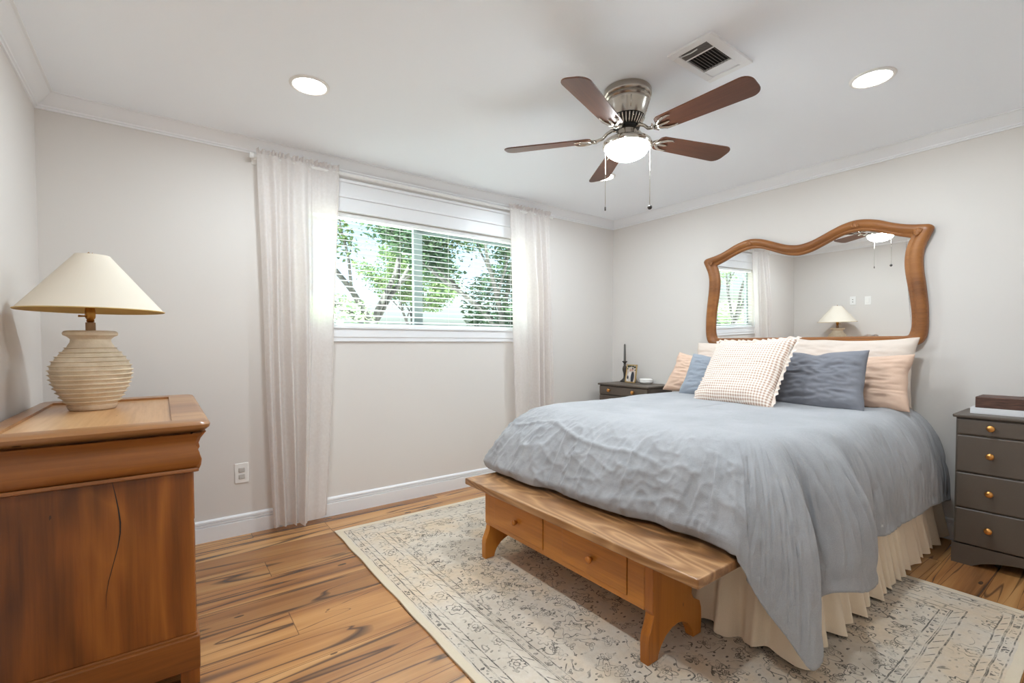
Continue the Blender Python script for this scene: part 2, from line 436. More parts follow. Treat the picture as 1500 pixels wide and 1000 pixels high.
stems = g.math('MULTIPLY', g.math('LESS_THAN', g.math('ABSOLUTE', g.math('SUBTRACT', vn, .5)), .010), g.math('GREATER_THAN', g.noise(co, 15, 1), .53))
field = g.math('GREATER_THAN', dd, .285)
wideb = band(.108, .206)
vo3 = flowers(7.0, .042, .006, 8.0, .003, .25, 8.1)
motif = both(g.math('MULTIPLY', field, both(fl, dots, stems)), g.math('MULTIPLY', wideb, both(vo3, g.math('MULTIPLY', both(dots, stems), .7))), lines, hatch)
worn = g.ramp(g.noise(co, 16, 3, .7), [(.36, (.12, .12, .12)), (.56, (1, 1, 1))])
yarn = g.ramp(g.noise(co, 190, 2, .6), [(.30, (.45, .45, .45)), (.5, (1, 1, 1))])
motif = g.math('MULTIPLY', g.math('MULTIPLY', motif, worn), yarn)
ground = g.ramp(g.noise(co, 2.3, 4, .6), [(.30, srgb(194, 184, 170)), (.46, srgb(214, 204, 190)), (.60, srgb(218, 198, 172)), (.75, srgb(204, 199, 191))])
ground = g.mix(g.ramp(g.noise(co, 55, 3, .6), [(.35, (.35, .35, .35)), (.65, (0, 0, 0))]), ground, srgb(194, 178, 158))
edge = g.math('LESS_THAN', dd, .034)
ground = g.mix(g.math('MULTIPLY', edge, .8), ground, srgb(218, 204, 180))
col = g.mix(g.math('MULTIPLY', motif, .86), ground, srgb(58, 54, 52))
g.set(Base_Color=col, Roughness=.95, Sheen_Weight=.1); g.b.inputs['Specular IOR Level'].default_value = .1
g.bump(g.noise(co, 260, 2), .5, .004); M_RUG = g.m

g = G('gingham_cotton'); uv = g.coords('UV'); ux, uy, uz = g.sep(uv)
def chk(a): return g.math('LESS_THAN', g.math('FRACT', g.math('MULTIPLY', a, 34)), .5)
s2 = g.math('ADD', chk(ux), chk(uy))
g.set(Base_Color=g.ramp(g.math('MULTIPLY', s2, .5), [(0, srgb(244, 236, 228)), (.5, srgb(226, 208, 194)), (1, srgb(188, 158, 140))]), Roughness=.9)
g.b.inputs['Specular IOR Level'].default_value = .2
g.bump(g.noise(g.coords(), 30, 3), .25, .004); M_GING = g.m

# ------------------------------------------------------------------ room shell
T = 0.14
bm = B(); box(bm, XL - T, XR + T, YN - T, YW + T, -.08, 0); struct(obj('floor', bm, M_FLOOR), 'orange brown wood plank floor with dark streaks')
bm = B(); box(bm, XL - T, XR + T, YN - T, YW + T, H, H + .08); struct(obj('ceiling', bm, M_CEIL), 'flat white ceiling')
bm = B(); box(bm, XL - T, XL, YN - T, YW + T, 0, H); struct(obj('wall_left', bm, M_WALL), 'off white wall beside the dresser')
bm = B(); box(bm, XR, XR + T, YN - T, YW + T, 0, H); struct(obj('wall_right', bm, M_WALL), 'off white wall behind the bed')
bm = B(); box(bm, XL, XR, YN - T, YN, 0, H); struct(obj('wall_near', bm, M_WALL))
bm = B()
box(bm, XL, WX0, YW, YW + T, 0, H); box(bm, WX1, XR, YW, YW + T, 0, H)
box(bm, WX0, WX1, YW, YW + T, 0, WZ0); box(bm, WX0, WX1, YW, YW + T, WZ1, H)
struct(obj('wall_back', bm, M_WALL), 'off white wall with the window')

path = [((XL, YN), (1, 1)), ((XR, YN), (-1, 1)), ((XR, YW), (-1, -1)), ((XL, YW), (1, -1))]
crown = [(0, 2.366), (.008, 2.366), (.010, 2.374), (.016, 2.376), (.018, 2.384), (.024, 2.388), (.034, 2.396), (.048, 2.410),
         (.060, 2.426), (.066, 2.431), (.068, 2.434), (.078, 2.435), (.079, 2.44)]
bm = B(); sweep_wall(bm, crown, path); struct(obj('trim_1', bm, M_TRIM, smooth=True, auto=30), 'white crown moulding along the ceiling')
base = [(.016, 0), (.018, .086), (.017, .088), (.007, .0885), (.007, .0935), (.015, .094), (.015, .103), (.005, .1035), (.005, .1085), (.013, .109), (.013, .119), (.008, .126), (.003, .128), (0, .129)]
for nm, pr in (('baseboard_left', (path[3], path[0])), ('baseboard_near', (path[0], path[1])), ('baseboard_right', (path[1], path[2])), ('baseboard_back', (path[2], path[3]))):
    bm = B(); sweep_wall(bm, base, pr, closed=False); struct(obj(nm, bm, M_TRIM))

# window: casing, stool, apron, sash frame, glass
win = thing('window_1', 'wide two-pane window with white casing', 'window', (0, YW, WZ0)); win['kind'] = 'structure'; del win['category']
bm = B()
box(bm, WX0 - .085, WX1 + .085, YW - .014, YW, WZ1, 2.20, .002); box(bm, WX0 - .10, WX1 + .10, YW - .026, YW, 2.196, 2.214, .004)
box(bm, WX0 - .09, WX1 + .09, YW - .018, YW, 2.214, 2.30, .002); box(bm, WX0 - .11, WX1 + .11, YW - .036, YW, 2.298, 2.318, .005)
obj('head_casing', bm, M_TRIM, win)
bm = B()
box(bm, WX0 - .085, WX0, YW - .014, YW, WZ0, WZ1, .002); obj('side_casing', bm, M_TRIM, win)
bm = B()
box(bm, WX1, WX1 + .085, YW - .014, YW, WZ0, WZ1, .002); obj('side_casing', bm, M_TRIM, win)
bm = B(); box(bm, WX0, WX1, YW - .03, YW + .09, WZ0 - .014, WZ0 + .004, .004); obj('window_sill', bm, M_TRIM, win)
bm = B(); box(bm, WX0 - .04, WX1 + .04, YW - .020, YW, 1.232, WZ0 - .014, .003)
box(bm, WX0 - .04, WX1 + .04, YW - .014, YW, 1.202, 1.234, .003); obj('apron', bm, M_TRIM, win)
bm = B()
FY0, FY1 = YW + .085, YW + .125; xm = 1.622
for a, b, c, d_ in ((WX0, WX1, WZ0, WZ0 + .032), (WX0, WX1, WZ1 - .028, WZ1), (WX0, WX0 + .035, WZ0, WZ1), (WX1 - .035, WX1, WZ0, WZ1), (xm - .03, xm + .032, WZ0, WZ1)):
    box(bm, a, b, FY0, FY1, c, d_, .003)
box(bm, xm + .028, xm + .05, FY0 + .015, FY1, WZ0 + .03, WZ1 - .028); box(bm, xm + .03, WX1 - .03, FY0 + .015, FY1, WZ1 - .05, WZ1 - .026)
obj('window_frame', bm, M_ALU, win)
bm = B(); box(bm, WX0 + .03, xm - .025, FY1 - .012, FY1 - .008, WZ0 + .03, WZ1 - .025); obj('window_pane', bm, M_GLASS, win)
bm = B(); box(bm, xm + .03, WX1 - .03, FY1 - .006, FY1 - .002, WZ0 + .03, WZ1 - .025); obj('window_pane', bm, M_GLASS, win)

# horizontal blind
bl = thing('window_blind', 'white horizontal slat blind open in front of the window panes', 'blind', (1.72, YW + .045, WZ0))
bm = B(); box(bm, WX0 + .01, WX1 - .01, YW + .022, YW + .066, WZ1 - .034, WZ1 - .002, .003); obj('head_rail', bm, M_SLAT, bl)
bm = B(); tz = radians(14)
z = WZ0 + .045
while z < WZ1 - .05:
    pts = []
    for k in range(5):
        s = (k / 4 - .5) * .047
        pts.append((YW + .044 + s * cos(tz), z + s * sin(tz) + .0022 * (1 - (2 * k / 4 - 1) ** 2)))
    poly = pts + [(y, zz - .0022) for y, zz in reversed(pts)]
    prism(bm, poly, 'x', WX0 + .015, WX1 - .015); z += .0405
obj('slats', bm, M_SLAT, bl)
bm = B(); box(bm, WX0 + .012, WX1 - .012, YW + .020, YW + .068, WZ0 + .006, WZ0 + .026, .004); obj('bottom_rail', bm, M_SLAT, bl)
for x in (.98, 1.34, 1.42 + .03, 1.86, 2.10, 2.48):
    bm = B(); tube(bm, [(x, YW + .019, WZ0 + .02), (x, YW + .019, WZ1 - .02)], .0011, 6); obj('ladder_cord', bm, M_SLAT, bl)

# ------------------------------------------------------------------ outside
g = G('pale_driveway'); co = g.coords()
g.set(Base_Color=g.ramp(g.noise(co, 1.5, 4), [(.3, srgb(190, 190, 184)), (.7, srgb(214, 212, 206))]), Roughness=.9); M_LAWN = g.m
g = G('bark'); co = g.coords()
g.set(Base_Color=g.ramp(g.noise(g.mapping(co, (6, 6, 1)), 4, 4), [(.3, srgb(40, 44, 44)), (.7, srgb(70, 72, 70))]), Roughness=.9); M_BARK = g.m
def leaf_mat(name, a, b):
    g = G(name); co = g.coords()
    base = g.ramp(g.noise(co, 2.2, 3), [(.3, a), (.7, b)])
    d = g.n('BsdfDiffuse'); g.put(d.inputs[0], base); t = g.n('BsdfTranslucent'); g.put(t.inputs[0], base)
    mx = g.n('MixShader'); mx.inputs[0].default_value = .4
    g.t.links.new(d.outputs[0], mx.inputs[1]); g.t.links.new(t.outputs[0], mx.inputs[2]); g.t.links.new(mx.outputs[0], g.o.inputs[0])
    return g.m
M_LEAF = leaf_mat('oak_leaf', srgb(52, 72, 50), srgb(92, 112, 74))
M_LEAF2 = leaf_mat('deep_green_leaf', srgb(38, 60, 48), srgb(70, 92, 66))
M_LEAF3 = leaf_mat('pale_green_leaf', srgb(112, 142, 110), srgb(160, 184, 142))
bm = B(); box(bm, -220, 220, YW + T + .05, 260, -.5, -.35); struct(obj('ground', bm, M_LAWN), 'pale paved ground outside the window')

def tree(label, base, h, seed, spread, leaves, leaf, dirs, r0=.26, lsize=.135):
    rnd = random.Random(seed)
    t = thing('oak_tree', label, 'tree', base, 'trees outside the window')
    bt, bl_ = B(), B(); tips = []
    def grow(p, d, L, r, lev):
        pts = [p.copy()]; rad = [r]; q = p.copy(); dv = d.copy()
        for k in range(5):
            dv = (dv + Vector((rnd.uniform(-1, 1), rnd.uniform(-1, 1), rnd.uniform(-.5, .7))) * .17).normalized()
            q = q + dv * (L / 5); pts.append(q.copy()); rad.append(r * (1 - .11 * (k + 1)))
        tube(bt, pts, rad, 7 if lev < 2 else 5)
        if lev >= 3: tips.extend(pts[1:]); return
        if lev == 2: tips.extend(pts[3:])
        for k in range(4 if lev else 0):
            i = rnd.choice((2, 3, 4, 5)) if k else 5
            nd = (dv + Vector((rnd.uniform(-1, 1), rnd.uniform(-1, 1), rnd.uniform(-.45, .6))) * spread).normalized()
            grow(pts[i], nd, L * rnd.uniform(.55, .75), rad[i] * .62, lev + 1)
        if not lev:
            for dd_ in dirs: grow(pts[5] - Vector((0, 0, .1)), Vector(dd_).normalized(), L * 1.15, rad[5] * .66, 1)
    grow(Vector(base), Vector((0, 0, 1)), h * .36, r0, 0)
    for _ in range(leaves):
        c = rnd.choice(tips) + Vector((rnd.gauss(0, .2), rnd.gauss(0, .2), rnd.gauss(0, .14)))
        a = Vector((rnd.uniform(-1, 1), rnd.uniform(-1, 1), rnd.uniform(-.6, .6))).normalized(); b = a.orthogonal().normalized()
        b = (b * cos(rnd.random() * 6) + a.cross(b) * sin(rnd.random() * 6)); s = lsize * rnd.uniform(.6, 1.3)
        vs = [bl_.verts.new(c + a * s * u + b * s * w) for u, w in ((-.5, 0), (-.1, .22), (.5, 0), (-.1, -.22))]
        bl_.faces.new(vs)
    obj('trunk', bt, M_BARK, t, True); obj('foliage', bl_, leaf, t)
    return t
tree('large forked oak filling the left window pane', (4.0, 11.0, -.4), 6.0, 5, .75, 13000, M_LEAF,
     ((-.55, .1, 1), (.35, 0, 1), (.75, .2, .75), (-.9, 0, .55)), .30)
tree('dense dark green tree filling the right window pane', (6.7, 9.2, -.4), 5.4, 11, .85, 17000, M_LEAF2,
     ((-.7, .1, .85), (.3, .1, 1), (-.2, -.3, 1), (.7, 0, .7)), .26)
tree('pale green tree further back between the two oaks', (8.2, 17.5, -.4), 5.2, 23, .9, 9000, M_LEAF,
     ((-.5, 0, 1), (.5, .1, .9), (0, .3, 1)), .22, .16)
tree('leafy tree seen only in the wall mirror', (-10.6, 10.2, -.4), 5.4, 31, .9, 9000, M_LEAF3,
     ((-.6, 0, .9), (.6, .1, .8), (.1, -.2, 1)), .24, .15)

def shrub(label, c, rad, n, seed, leaf):
    rnd = random.Random(seed); t = thing('shrub', label, 'shrub', (c[0], c[1], -.4), 'shrubs outside the window')
    bt, bf = B(), B()
    for k in range(5):
        a = rnd.uniform(0, 6.28); q = Vector((c[0] + cos(a) * rad * .35, c[1] + sin(a) * rad * .35, c[2]))
        tube(bt, [(c[0], c[1], -.37), ((c[0] + q.x) / 2, (c[1] + q.y) / 2, (c[2] - .4) / 2 + .1), q], [.06, .045, .02], 6)
    for _ in range(n):
        d = Vector((rnd.gauss(0, 1), rnd.gauss(0, 1), rnd.gauss(0, 1))).normalized() * rad * rnd.uniform(.55, 1.05) ** .7
        p = Vector(c) + Vector((d.x, d.y, d.z * .85))
        a = Vector((rnd.uniform(-1, 1), rnd.uniform(-1, 1), rnd.uniform(-.6, .6))).normalized(); b = a.orthogonal().normalized(); s_ = .13 * rnd.uniform(.6, 1.3)
        vs = [bf.verts.new(p + a * s_ * u + b * s_ * w) for u, w in ((-.5, 0), (-.1, .22), (.5, 0), (-.1, -.22))]; bf.faces.new(vs)
    obj('stems', bt, M_BARK, t, True); obj('foliage', bf, leaf, t)
shrub('dark green shrub low in the right corner of the window', (7.15, 9.6, 2.15), 1.25, 5200, 41, M_LEAF2)
shrub('pale green shrub low in the left corner of the window', (3.35, 11.8, 1.5), 1.1, 2600, 43, M_LEAF3)

shrub('pale shrub beside the leafy tree seen only in the mirror', (-12.5, 11.2, 1.0), 1.7, 5200, 47, M_LEAF3)

# ------------------------------------------------------------------ curtains and rod
rod = thing('curtain_rod', 'thin white curtain rod across the top of the window', 'curtain rod', (1.67, 3.272, 2.335))
bm = B(); tube(bm, [(.47, 3.272, 2.335), (2.868, 3.272, 2.335)], .011, 14); obj('pole', bm, M_WHITE, rod, True)
for x, s in ((.47, -1), (2.868, 1)):
    bm = B(); tube(bm, [(x, 3.272, 2.335), (x + .022 * s, 3.272, 2.335)], .017, 14); obj('end_cap', bm, M_WHITE, rod, True, 40)
    bm = B(); box(bm, x - .008 - .012 * s, x + .008 - .012 * s, 3.272, YW, 2.327, 2.343, .002); box(bm, x - .014 - .012 * s, x + .014 - .012 * s, YW - .006, YW, 2.30, 2.36, .002)
    obj('bracket', bm, M_WHITE, rod)

def curtain(label, top, bot, zb, folds, seed, flat_side):
    """folds: list of (centre, width, depth) along the cloth 0..1"""
    nu, nv = 150, 70
    P = np.zeros((nu, nv, 3)); U = np.linspace(0, 1, nu)
    for j in range(nv):
        v = j / (nv - 1)
        zt = 2.352; z = zt + (zb - zt) * v
        e = v ** 1.25
        xl = top[0] + (bot[0] - top[0]) * e; xr = top[1] + (bot[1] - top[1]) * e
        dep = np.zeros(nu)
        for c, w, dpt in folds:
            cc = c + .03 * sin(3 * v + seed + c * 9) * v
            dep += dpt * np.exp(-((U - cc) / w) ** 2)
        gath = max(0, 1 - v * 7)
        dep += gath * .007 * np.sin(U * 2 * pi * 15 + 2 * np.sin(U * 17 + seed)) * .6
        dep += (1 - gath) * .0015 * np.sin(U * 2 * pi * 7 + seed + 2 * v)
        if v < .012: dep *= .6
        P[:, j, 0] = xl + (xr - xl) * U + .006 * np.sin(9 * U + 5 * v + seed) * min(1, v * 3)
        amp = min(1, .35 + v * 2.2)
        P[:, j, 1] = 3.262 - dep * amp + .006 * np.sin(4 * v + seed)
        P[:, j, 2] = z + (.006 * np.sin(U * 90 + seed) * (1 if v < .005 else 0)) + (.01 * np.sin(U * 7) if j == nv - 1 else 0)
    bm = B(); grid_mesh(bm, P)
    t = thing('curtain', label, 'curtain', ((top[0] + top[1]) / 2, 3.262, zb), 'linen curtains')
    obj('curtain_panel', bm, M_CURTAIN, t, True)
    # gathered heading ruffle standing above the rod
    R = np.zeros((nu * 2, 5, 3)); U2 = np.linspace(0, 1, nu * 2)
    for j in range(5):
        R[:, j, 0] = top[0] + (top[1] - top[0]) * U2 + .003 * np.sin(U2 * 160)
        R[:, j, 1] = 3.262 + (.008 + .003 * j) * np.sin(U2 * 2 * pi * 21 + 2 * np.sin(U2 * 23 + seed))
        R[:, j, 2] = 2.350 + j * .0075 + (.006 * np.sin(U2 * 71 + seed) * j / 4)
    bm = B(); grid_mesh(bm, R); obj('heading_ruffle', bm, M_CURTAIN, t, True)
    bm = B()
    k = nu - 1 if flat_side != 2 else 0
    tube(bm, [tuple(P[k, j]) for j in range(nv)], .0035, 6); obj('side_hem', bm, M_CURTAIN, t, True)
    return t
curtain('left linen curtain hanging beside the wall outlet', (.485, .975), (.545, .853), .035,
        [(.06, .05, .045), (.19, .045, .075), (.35, .05, .085), (.53, .06, .09), (.63, .02, .02), (.92, .10, .018)], .7, 1)
curtain('right linen curtain hanging behind the bed corner', (2.408, 2.858), (2.47, 2.90), .04,
        [(.14, .13, .035), (.36, .04, -.02), (.5, .06, .075), (.68, .035, .065), (.82, .045, .075), (.95, .04, .04)], 2.1, 2)

# ------------------------------------------------------------------ rug
bm = B()
nx, ny = 60, 76; P = np.zeros((nx, ny, 3))
X, Y = np.meshgrid(np.linspace(0, 1, nx), np.linspace(0, 1, ny), indexing='ij')
P[..., 0] = RX0 + (RX1 - RX0) * X; P[..., 1] = RY0 + (RY1 - RY0) * Y
eg = (np.minimum(X, 1 - X) < .001) | (np.minimum(Y, 1 - Y) < .001)
P[..., 0] += eg * .006 * vnoise(Y * 17, X * 3 + .5, 3); P[..., 1] += eg * .005 * vnoise(X * 15, Y * 3 + .5, 4)
P[..., 2] = .009
grid_mesh(bm, P)
ex = bmesh.ops.extrude_face_region(bm, geom=bm.faces[:])
bmesh.ops.translate(bm, verts=[v for v in ex['geom'] if isinstance(v, bmesh.types.BMVert)], vec=(0, 0, -.0075))
bmesh.ops.recalc_face_normals(bm, faces=bm.faces)
tag(obj('area_rug', bm, M_RUG), 'large faded cream oriental rug under the bench and bed', 'rug')

# ------------------------------------------------------------------ bed, duvet, pillows
BX0, BX1, BY0, BY1 = 1.80, 3.785, .775, 2.285
bed = thing('bed', 'bed with ruffled natural cotton skirt beneath the carved mirror', 'bed', (2.79, 1.53, .009))
bm = B(); box(bm, BX0, BX1, BY0, BY1, .40, .755, .13, 6); obj('mattress', bm, M_MATTRESS, bed, True)
bm = B(); box(bm, BX0 + .075, BX1, BY0 + .02, BY1 - .02, .17, .40, .02, 3); obj('box_spring', bm, M_MATTRESS, bed, True)
for x in (BX0 + .12, BX1 - .12):
    for y in (BY0 + .12, BY1 - .12):
        bm = B(); lathe(bm, [(.025, .16), (.02, 0)], (x, y, .0095), 16); obj('bed_leg', bm, M_BLACK, bed, True)
def skirt():
    pts = []; L = 0
    loop = [(BX1, BY0), (BX0 + .055, BY0), (BX0 + .055, BY1), (BX1, BY1)]
    nrm = [(0, -1), (-1, 0), (0, 1)]
    n = []
    for s in range(3):
        a, b = Vector(loop[s]), Vector(loop[s + 1]); ln = (b - a).length; m = int(ln / .008)
        for k in range(m + (1 if s == 2 else 0)):
            pts.append(a + (b - a) * (k / m)); n.append(Vector(nrm[s]))
    # soften the normals round the corners
    sm = []
    for i in range(len(n)):
        v = Vector((0, 0))
        for k in range(-8, 9):
            v += n[min(max(i + k, 0), len(n) - 1)]
        sm.append(v.normalized())
    nv = 16; P = np.zeros((len(pts), nv, 3)); rn = random.Random(4)
    ph = 0; wl = .085; W = []
    for i in range(len(pts)):
        ph += 2 * pi * .008 / (.105 * (1 + .55 * vnoise(np.array([i * .035]), np.array([.3]), 9)[0])); W.append(ph)
    for j in range(nv):
        v = j / (nv - 1); z = .40 + (.022 - .40) * v
        for i, (p, m) in enumerate(zip(pts, sm)):
            w = sin(W[i]) + .45 * sin(W[i] * .47 + 1) + .25 * sin(W[i] * 2.3)
            o = .010 + .050 * v + (.004 + .021 * v) * w
            P[i, j] = (p.x + m.x * o, p.y + m.y * o, z + .012 * v * sin(W[i] * .5 + 2))
    P[..., 0] = np.minimum(P[..., 0], BX1)
    bm = B(); grid_mesh(bm, P); return obj('bed_skirt', bm, M_SKIRT, bed, True)
skirt()

def normals(P):
    du = np.gradient(P, axis=0); dv = np.gradient(P, axis=1); n = np.cross(du, dv)
    return n / (np.linalg.norm(n, axis=-1, keepdims=True) + 1e-9)

def duvet():
    # stations round the bed: (top edge x, y), (hem x, y, z), bulge outward, rise of the lower handle
    ST = [((3.62, .95), (3.62, .648, .280), .00, .26), ((3.30, .94), (3.30, .668, .300), .00, .26), ((3.0, .93), (3.0, .652, .325), .00, .25),
          ((2.75, .93), (2.76, .668, .322), .0, .25), ((2.58, .93), (2.56, .655, .335), .0, .24), ((2.46, .93), (2.44, .678, .345), -.005, .24),
          ((2.36, .93), (2.335, .672, .335), -.01, .24), ((2.28, .93), (2.265, .625, .270), .00, .26), ((2.22, .93), (2.195, .592, .262), .02, .30),
          ((2.16, .935), (2.09, .592, .258), .02, .30), ((2.10, .94), (1.975, .612, .282), .01, .28), ((2.05, .945), (1.905, .672, .270), -.03, .24),
          ((2.03, .95), (1.880, .700, .215), -.05, .24), ((2.0, .955), (1.855, .655, .120), .00, .32), ((1.985, .96), (1.780, .628, .100), .02, .36),
          ((1.975, .965), (1.705, .640, .098), .02, .38), ((1.965, .975), (1.675, .700, .185), .01, .34), ((1.96, .985), (1.640, .750, .262), .0, .28),
          ((1.958, 1.00), (1.618, .785, .325), .0, .24), ((1.956, 1.02), (1.598, .815, .400), .0, .20), ((1.955, 1.05), (1.585, .850, .443), .0, .19),
          ((1.955, 1.09), (1.612, .925, .443), .0, .18), ((1.955, 1.14), (1.626, 1.018, .443), .0, .18), ((1.955, 1.19), (1.612, 1.10, .443), .01, .18),
          ((1.955, 1.26), (1.620, 1.20, .443), .0, .18), ((1.955, 1.34), (1.583, 1.31, .443), .01, .18), ((1.955, 1.47), (1.564, 1.45, .443), .0, .18),
          ((1.955, 1.63), (1.562, 1.63, .443), .01, .18), ((1.955, 1.78), (1.575, 1.80, .443), .0, .18), ((1.955, 1.86), (1.530, 1.90, .443), .01, .18),
          ((1.955, 1.98), (1.543, 2.09, .443), .01, .18), ((1.96, 2.06), (1.541, 2.25, .443), .01, .18), ((1.97, 2.10), (1.556, 2.335, .443), .02, .18),
          ((2.0, 2.13), (1.62, 2.385, .435), .02, .20), ((2.06, 2.15), (1.74, 2.415, .42), .01, .22), ((2.16, 2.15), (1.90, 2.425, .41), .0, .22),
          ((2.4, 2.15), (2.3, 2.425, .40), .0, .22), ((3.0, 2.15), (3.0, 2.42, .40), .0, .22), ((3.62, 2.14), (3.62, 2.42, .40), .0, .22)]
    A = np.array([[*e, *h, b, d] for e, h, b, d in ST])
    ln = np.concatenate([[0], np.cumsum(np.linalg.norm(np.diff(A[:, 2:5], axis=0), axis=1))])
    ns = 760; S = np.linspace(0, ln[-1], ns)
    tan = np.zeros_like(A)
    for i in range(len(A)):
        a, b = max(i - 1, 0), min(i + 1, len(A) - 1); tan[i] = (A[b] - A[a]) / (ln[b] - ln[a])
    Q = np.zeros((ns, A.shape[1]))
    for k, s in enumerate(S):
        i = min(np.searchsorted(ln, s, 'right') - 1, len(A) - 2); L = ln[i + 1] - ln[i]; t = (s - ln[i]) / L
        Q[k] = (2 * t ** 3 - 3 * t * t + 1) * A[i] + (t ** 3 - 2 * t * t + t) * L * tan[i] + (-2 * t ** 3 + 3 * t * t) * A[i + 1] + (t ** 3 - t * t) * L * tan[i + 1]
    for c in (0, 1):       # calm the top edge line
        for _ in range(30): Q[1:-1, c] = (Q[:-2, c] + 2 * Q[1:-1, c] + Q[2:, c]) / 4
    ZT = .803
    E = np.stack([Q[:, 0], Q[:, 1], np.full(ns, ZT)], -1); Hm = Q[:, 2:5]
    out = Hm[:, :2] - E[:, :2]; out /= np.linalg.norm(out, axis=1, keepdims=True)
    P1 = E.copy(); P1[:, :2] += out * .225; P1[:, 2] += .022
    P2 = Hm.copy(); P2[:, :2] += out * Q[:, 5:6]; P2[:, 2] += Q[:, 6]
    footm = np.clip((2.35 - E[:, 0]) / .35, 0, 1) * np.clip((E[:, 1] - .95) / .12, 0, 1) * np.clip((2.2 - Hm[:, 0]) / .3, 0, 1)
    P2[:, 0] += .035 * footm
    sp = np.stack([np.clip(E[:, 0], 2.45, 3.62), np.full(ns, 1.53), np.full(ns, ZT + .012)], -1)
    n1, n2 = 26, 84
    rows = [sp + (E - sp) * (k / n1) - np.array([0, 0, .012]) * 0 for k in range(n1)]
    t_all = [-1 + k / n1 for k in range(n1)]
    for k in range(n2 + 1):
        t = k / n2; rows.append((1 - t) ** 3 * E + 3 * (1 - t) ** 2 * t * P1 + 3 * (1 - t) * t * t * P2 + t ** 3 * Hm); t_all.append(t)
    P = np.stack(rows, 1); t_all = np.array(t_all)
    N = normals(P)
    if N[380, 40] @ np.array([-1, 0, .5]) < 0: N = -N
    Lf = np.concatenate([np.zeros((ns, 1)), np.cumsum(np.linalg.norm(np.diff(P, axis=1), axis=2), axis=1)], 1)
    Lf = Lf - Lf[:, n1:n1 + 1]                       # distance down the fall
    Sg = np.repeat(S[:, None], P.shape[1], 1); T_ = np.repeat(t_all[None], ns, 0)
    X, Y = P[..., 0], P[..., 1]
    drop = np.clip((T_ - .12) / .35, 0, 1)
    fm = np.repeat(footm[:, None], P.shape[1], 1)
    pleat = -(1 - np.abs(vnoise(Sg * 16 + Lf * 2, Lf * 2.2, 11))) ** 3 * .55 - (1 - np.abs(vnoise(Sg * 33 + 3 - Lf * 3, Lf * 3.6, 12))) ** 4 * .4
    crump = (1 - np.abs(vnoise(Sg * 8 + Lf * 7, Lf * 9 - Sg * 3, 13))) ** 4 * .7 + (1 - np.abs(vnoise(Sg * 15 - Lf * 8, Lf * 14 + Sg * 5, 14))) ** 4 * .5 + vnoise(Sg * 5, Lf * 8, 15) * .35
    vert = (1 - np.abs(vnoise(Sg * 9, Lf * 2.5, 18))) ** 5
    amt = drop * ((1 - fm) * pleat * .022 + fm * (crump * .0085 + vert * .015 + np.exp(-((Lf - .33 - .06 * np.sin(Sg * 3.1) - .03 * np.sin(Sg * 8)) / .012) ** 2) * .009 * np.clip(vnoise(Sg * 2.2, Lf * 0 + 3.3, 51) * 2.2, 0, 1)) + (.25 + .75 * fm) * ((1 - np.abs(vnoise(Sg * 24 - Lf * 5, Lf * 8 + Sg * 4, 31))) ** 5 * .0070 + (1 - np.abs(vnoise(Sg * 46, Lf * 11, 33))) ** 4 * .0035))
    amt += np.clip(T_ + 1, 0, 1) * (fbm(X * 4, Y * 6, 16) * .0045 + fbm(X * 2, Y * 2.4, 17, 2) * .006) * (1 - .4 * drop)
    low = np.clip((T_ - .80) / .2, 0, 1)
    amt += low * fm * (.016 * np.sin(np.clip((T_ - .8) / .2, 0, 1) * pi) + .010 * vnoise(Sg * 11, Lf * 0 + .5, 21))
    edge = np.clip((1 - T_) / .06, 0, 1)
    P = P + N * (amt * (.35 + .65 * edge))[..., None]
    P[..., 2] = np.where((X < 1.69) & (Y > .83) & (Y < 2.30), np.maximum(P[..., 2], .4445), P[..., 2])
    bm = B(); grid_mesh(bm, P); bmesh.ops.remove_doubles(bm, verts=bm.verts, dist=.0004); bmesh.ops.recalc_face_normals(bm, faces=bm.faces)
    o = obj('duvet', bm, M_LINEN, None, True)
    up = sum(p.normal.z for p in o.data.polygons if p.center.z > .78)
    md = o.modifiers.new('thickness', 'SOLIDIFY'); md.thickness = .016; md.offset = -1 if up > 0 else 1
    return tag(o, 'rumpled slate grey linen duvet draped over the bed', 'duvet')
duvet()

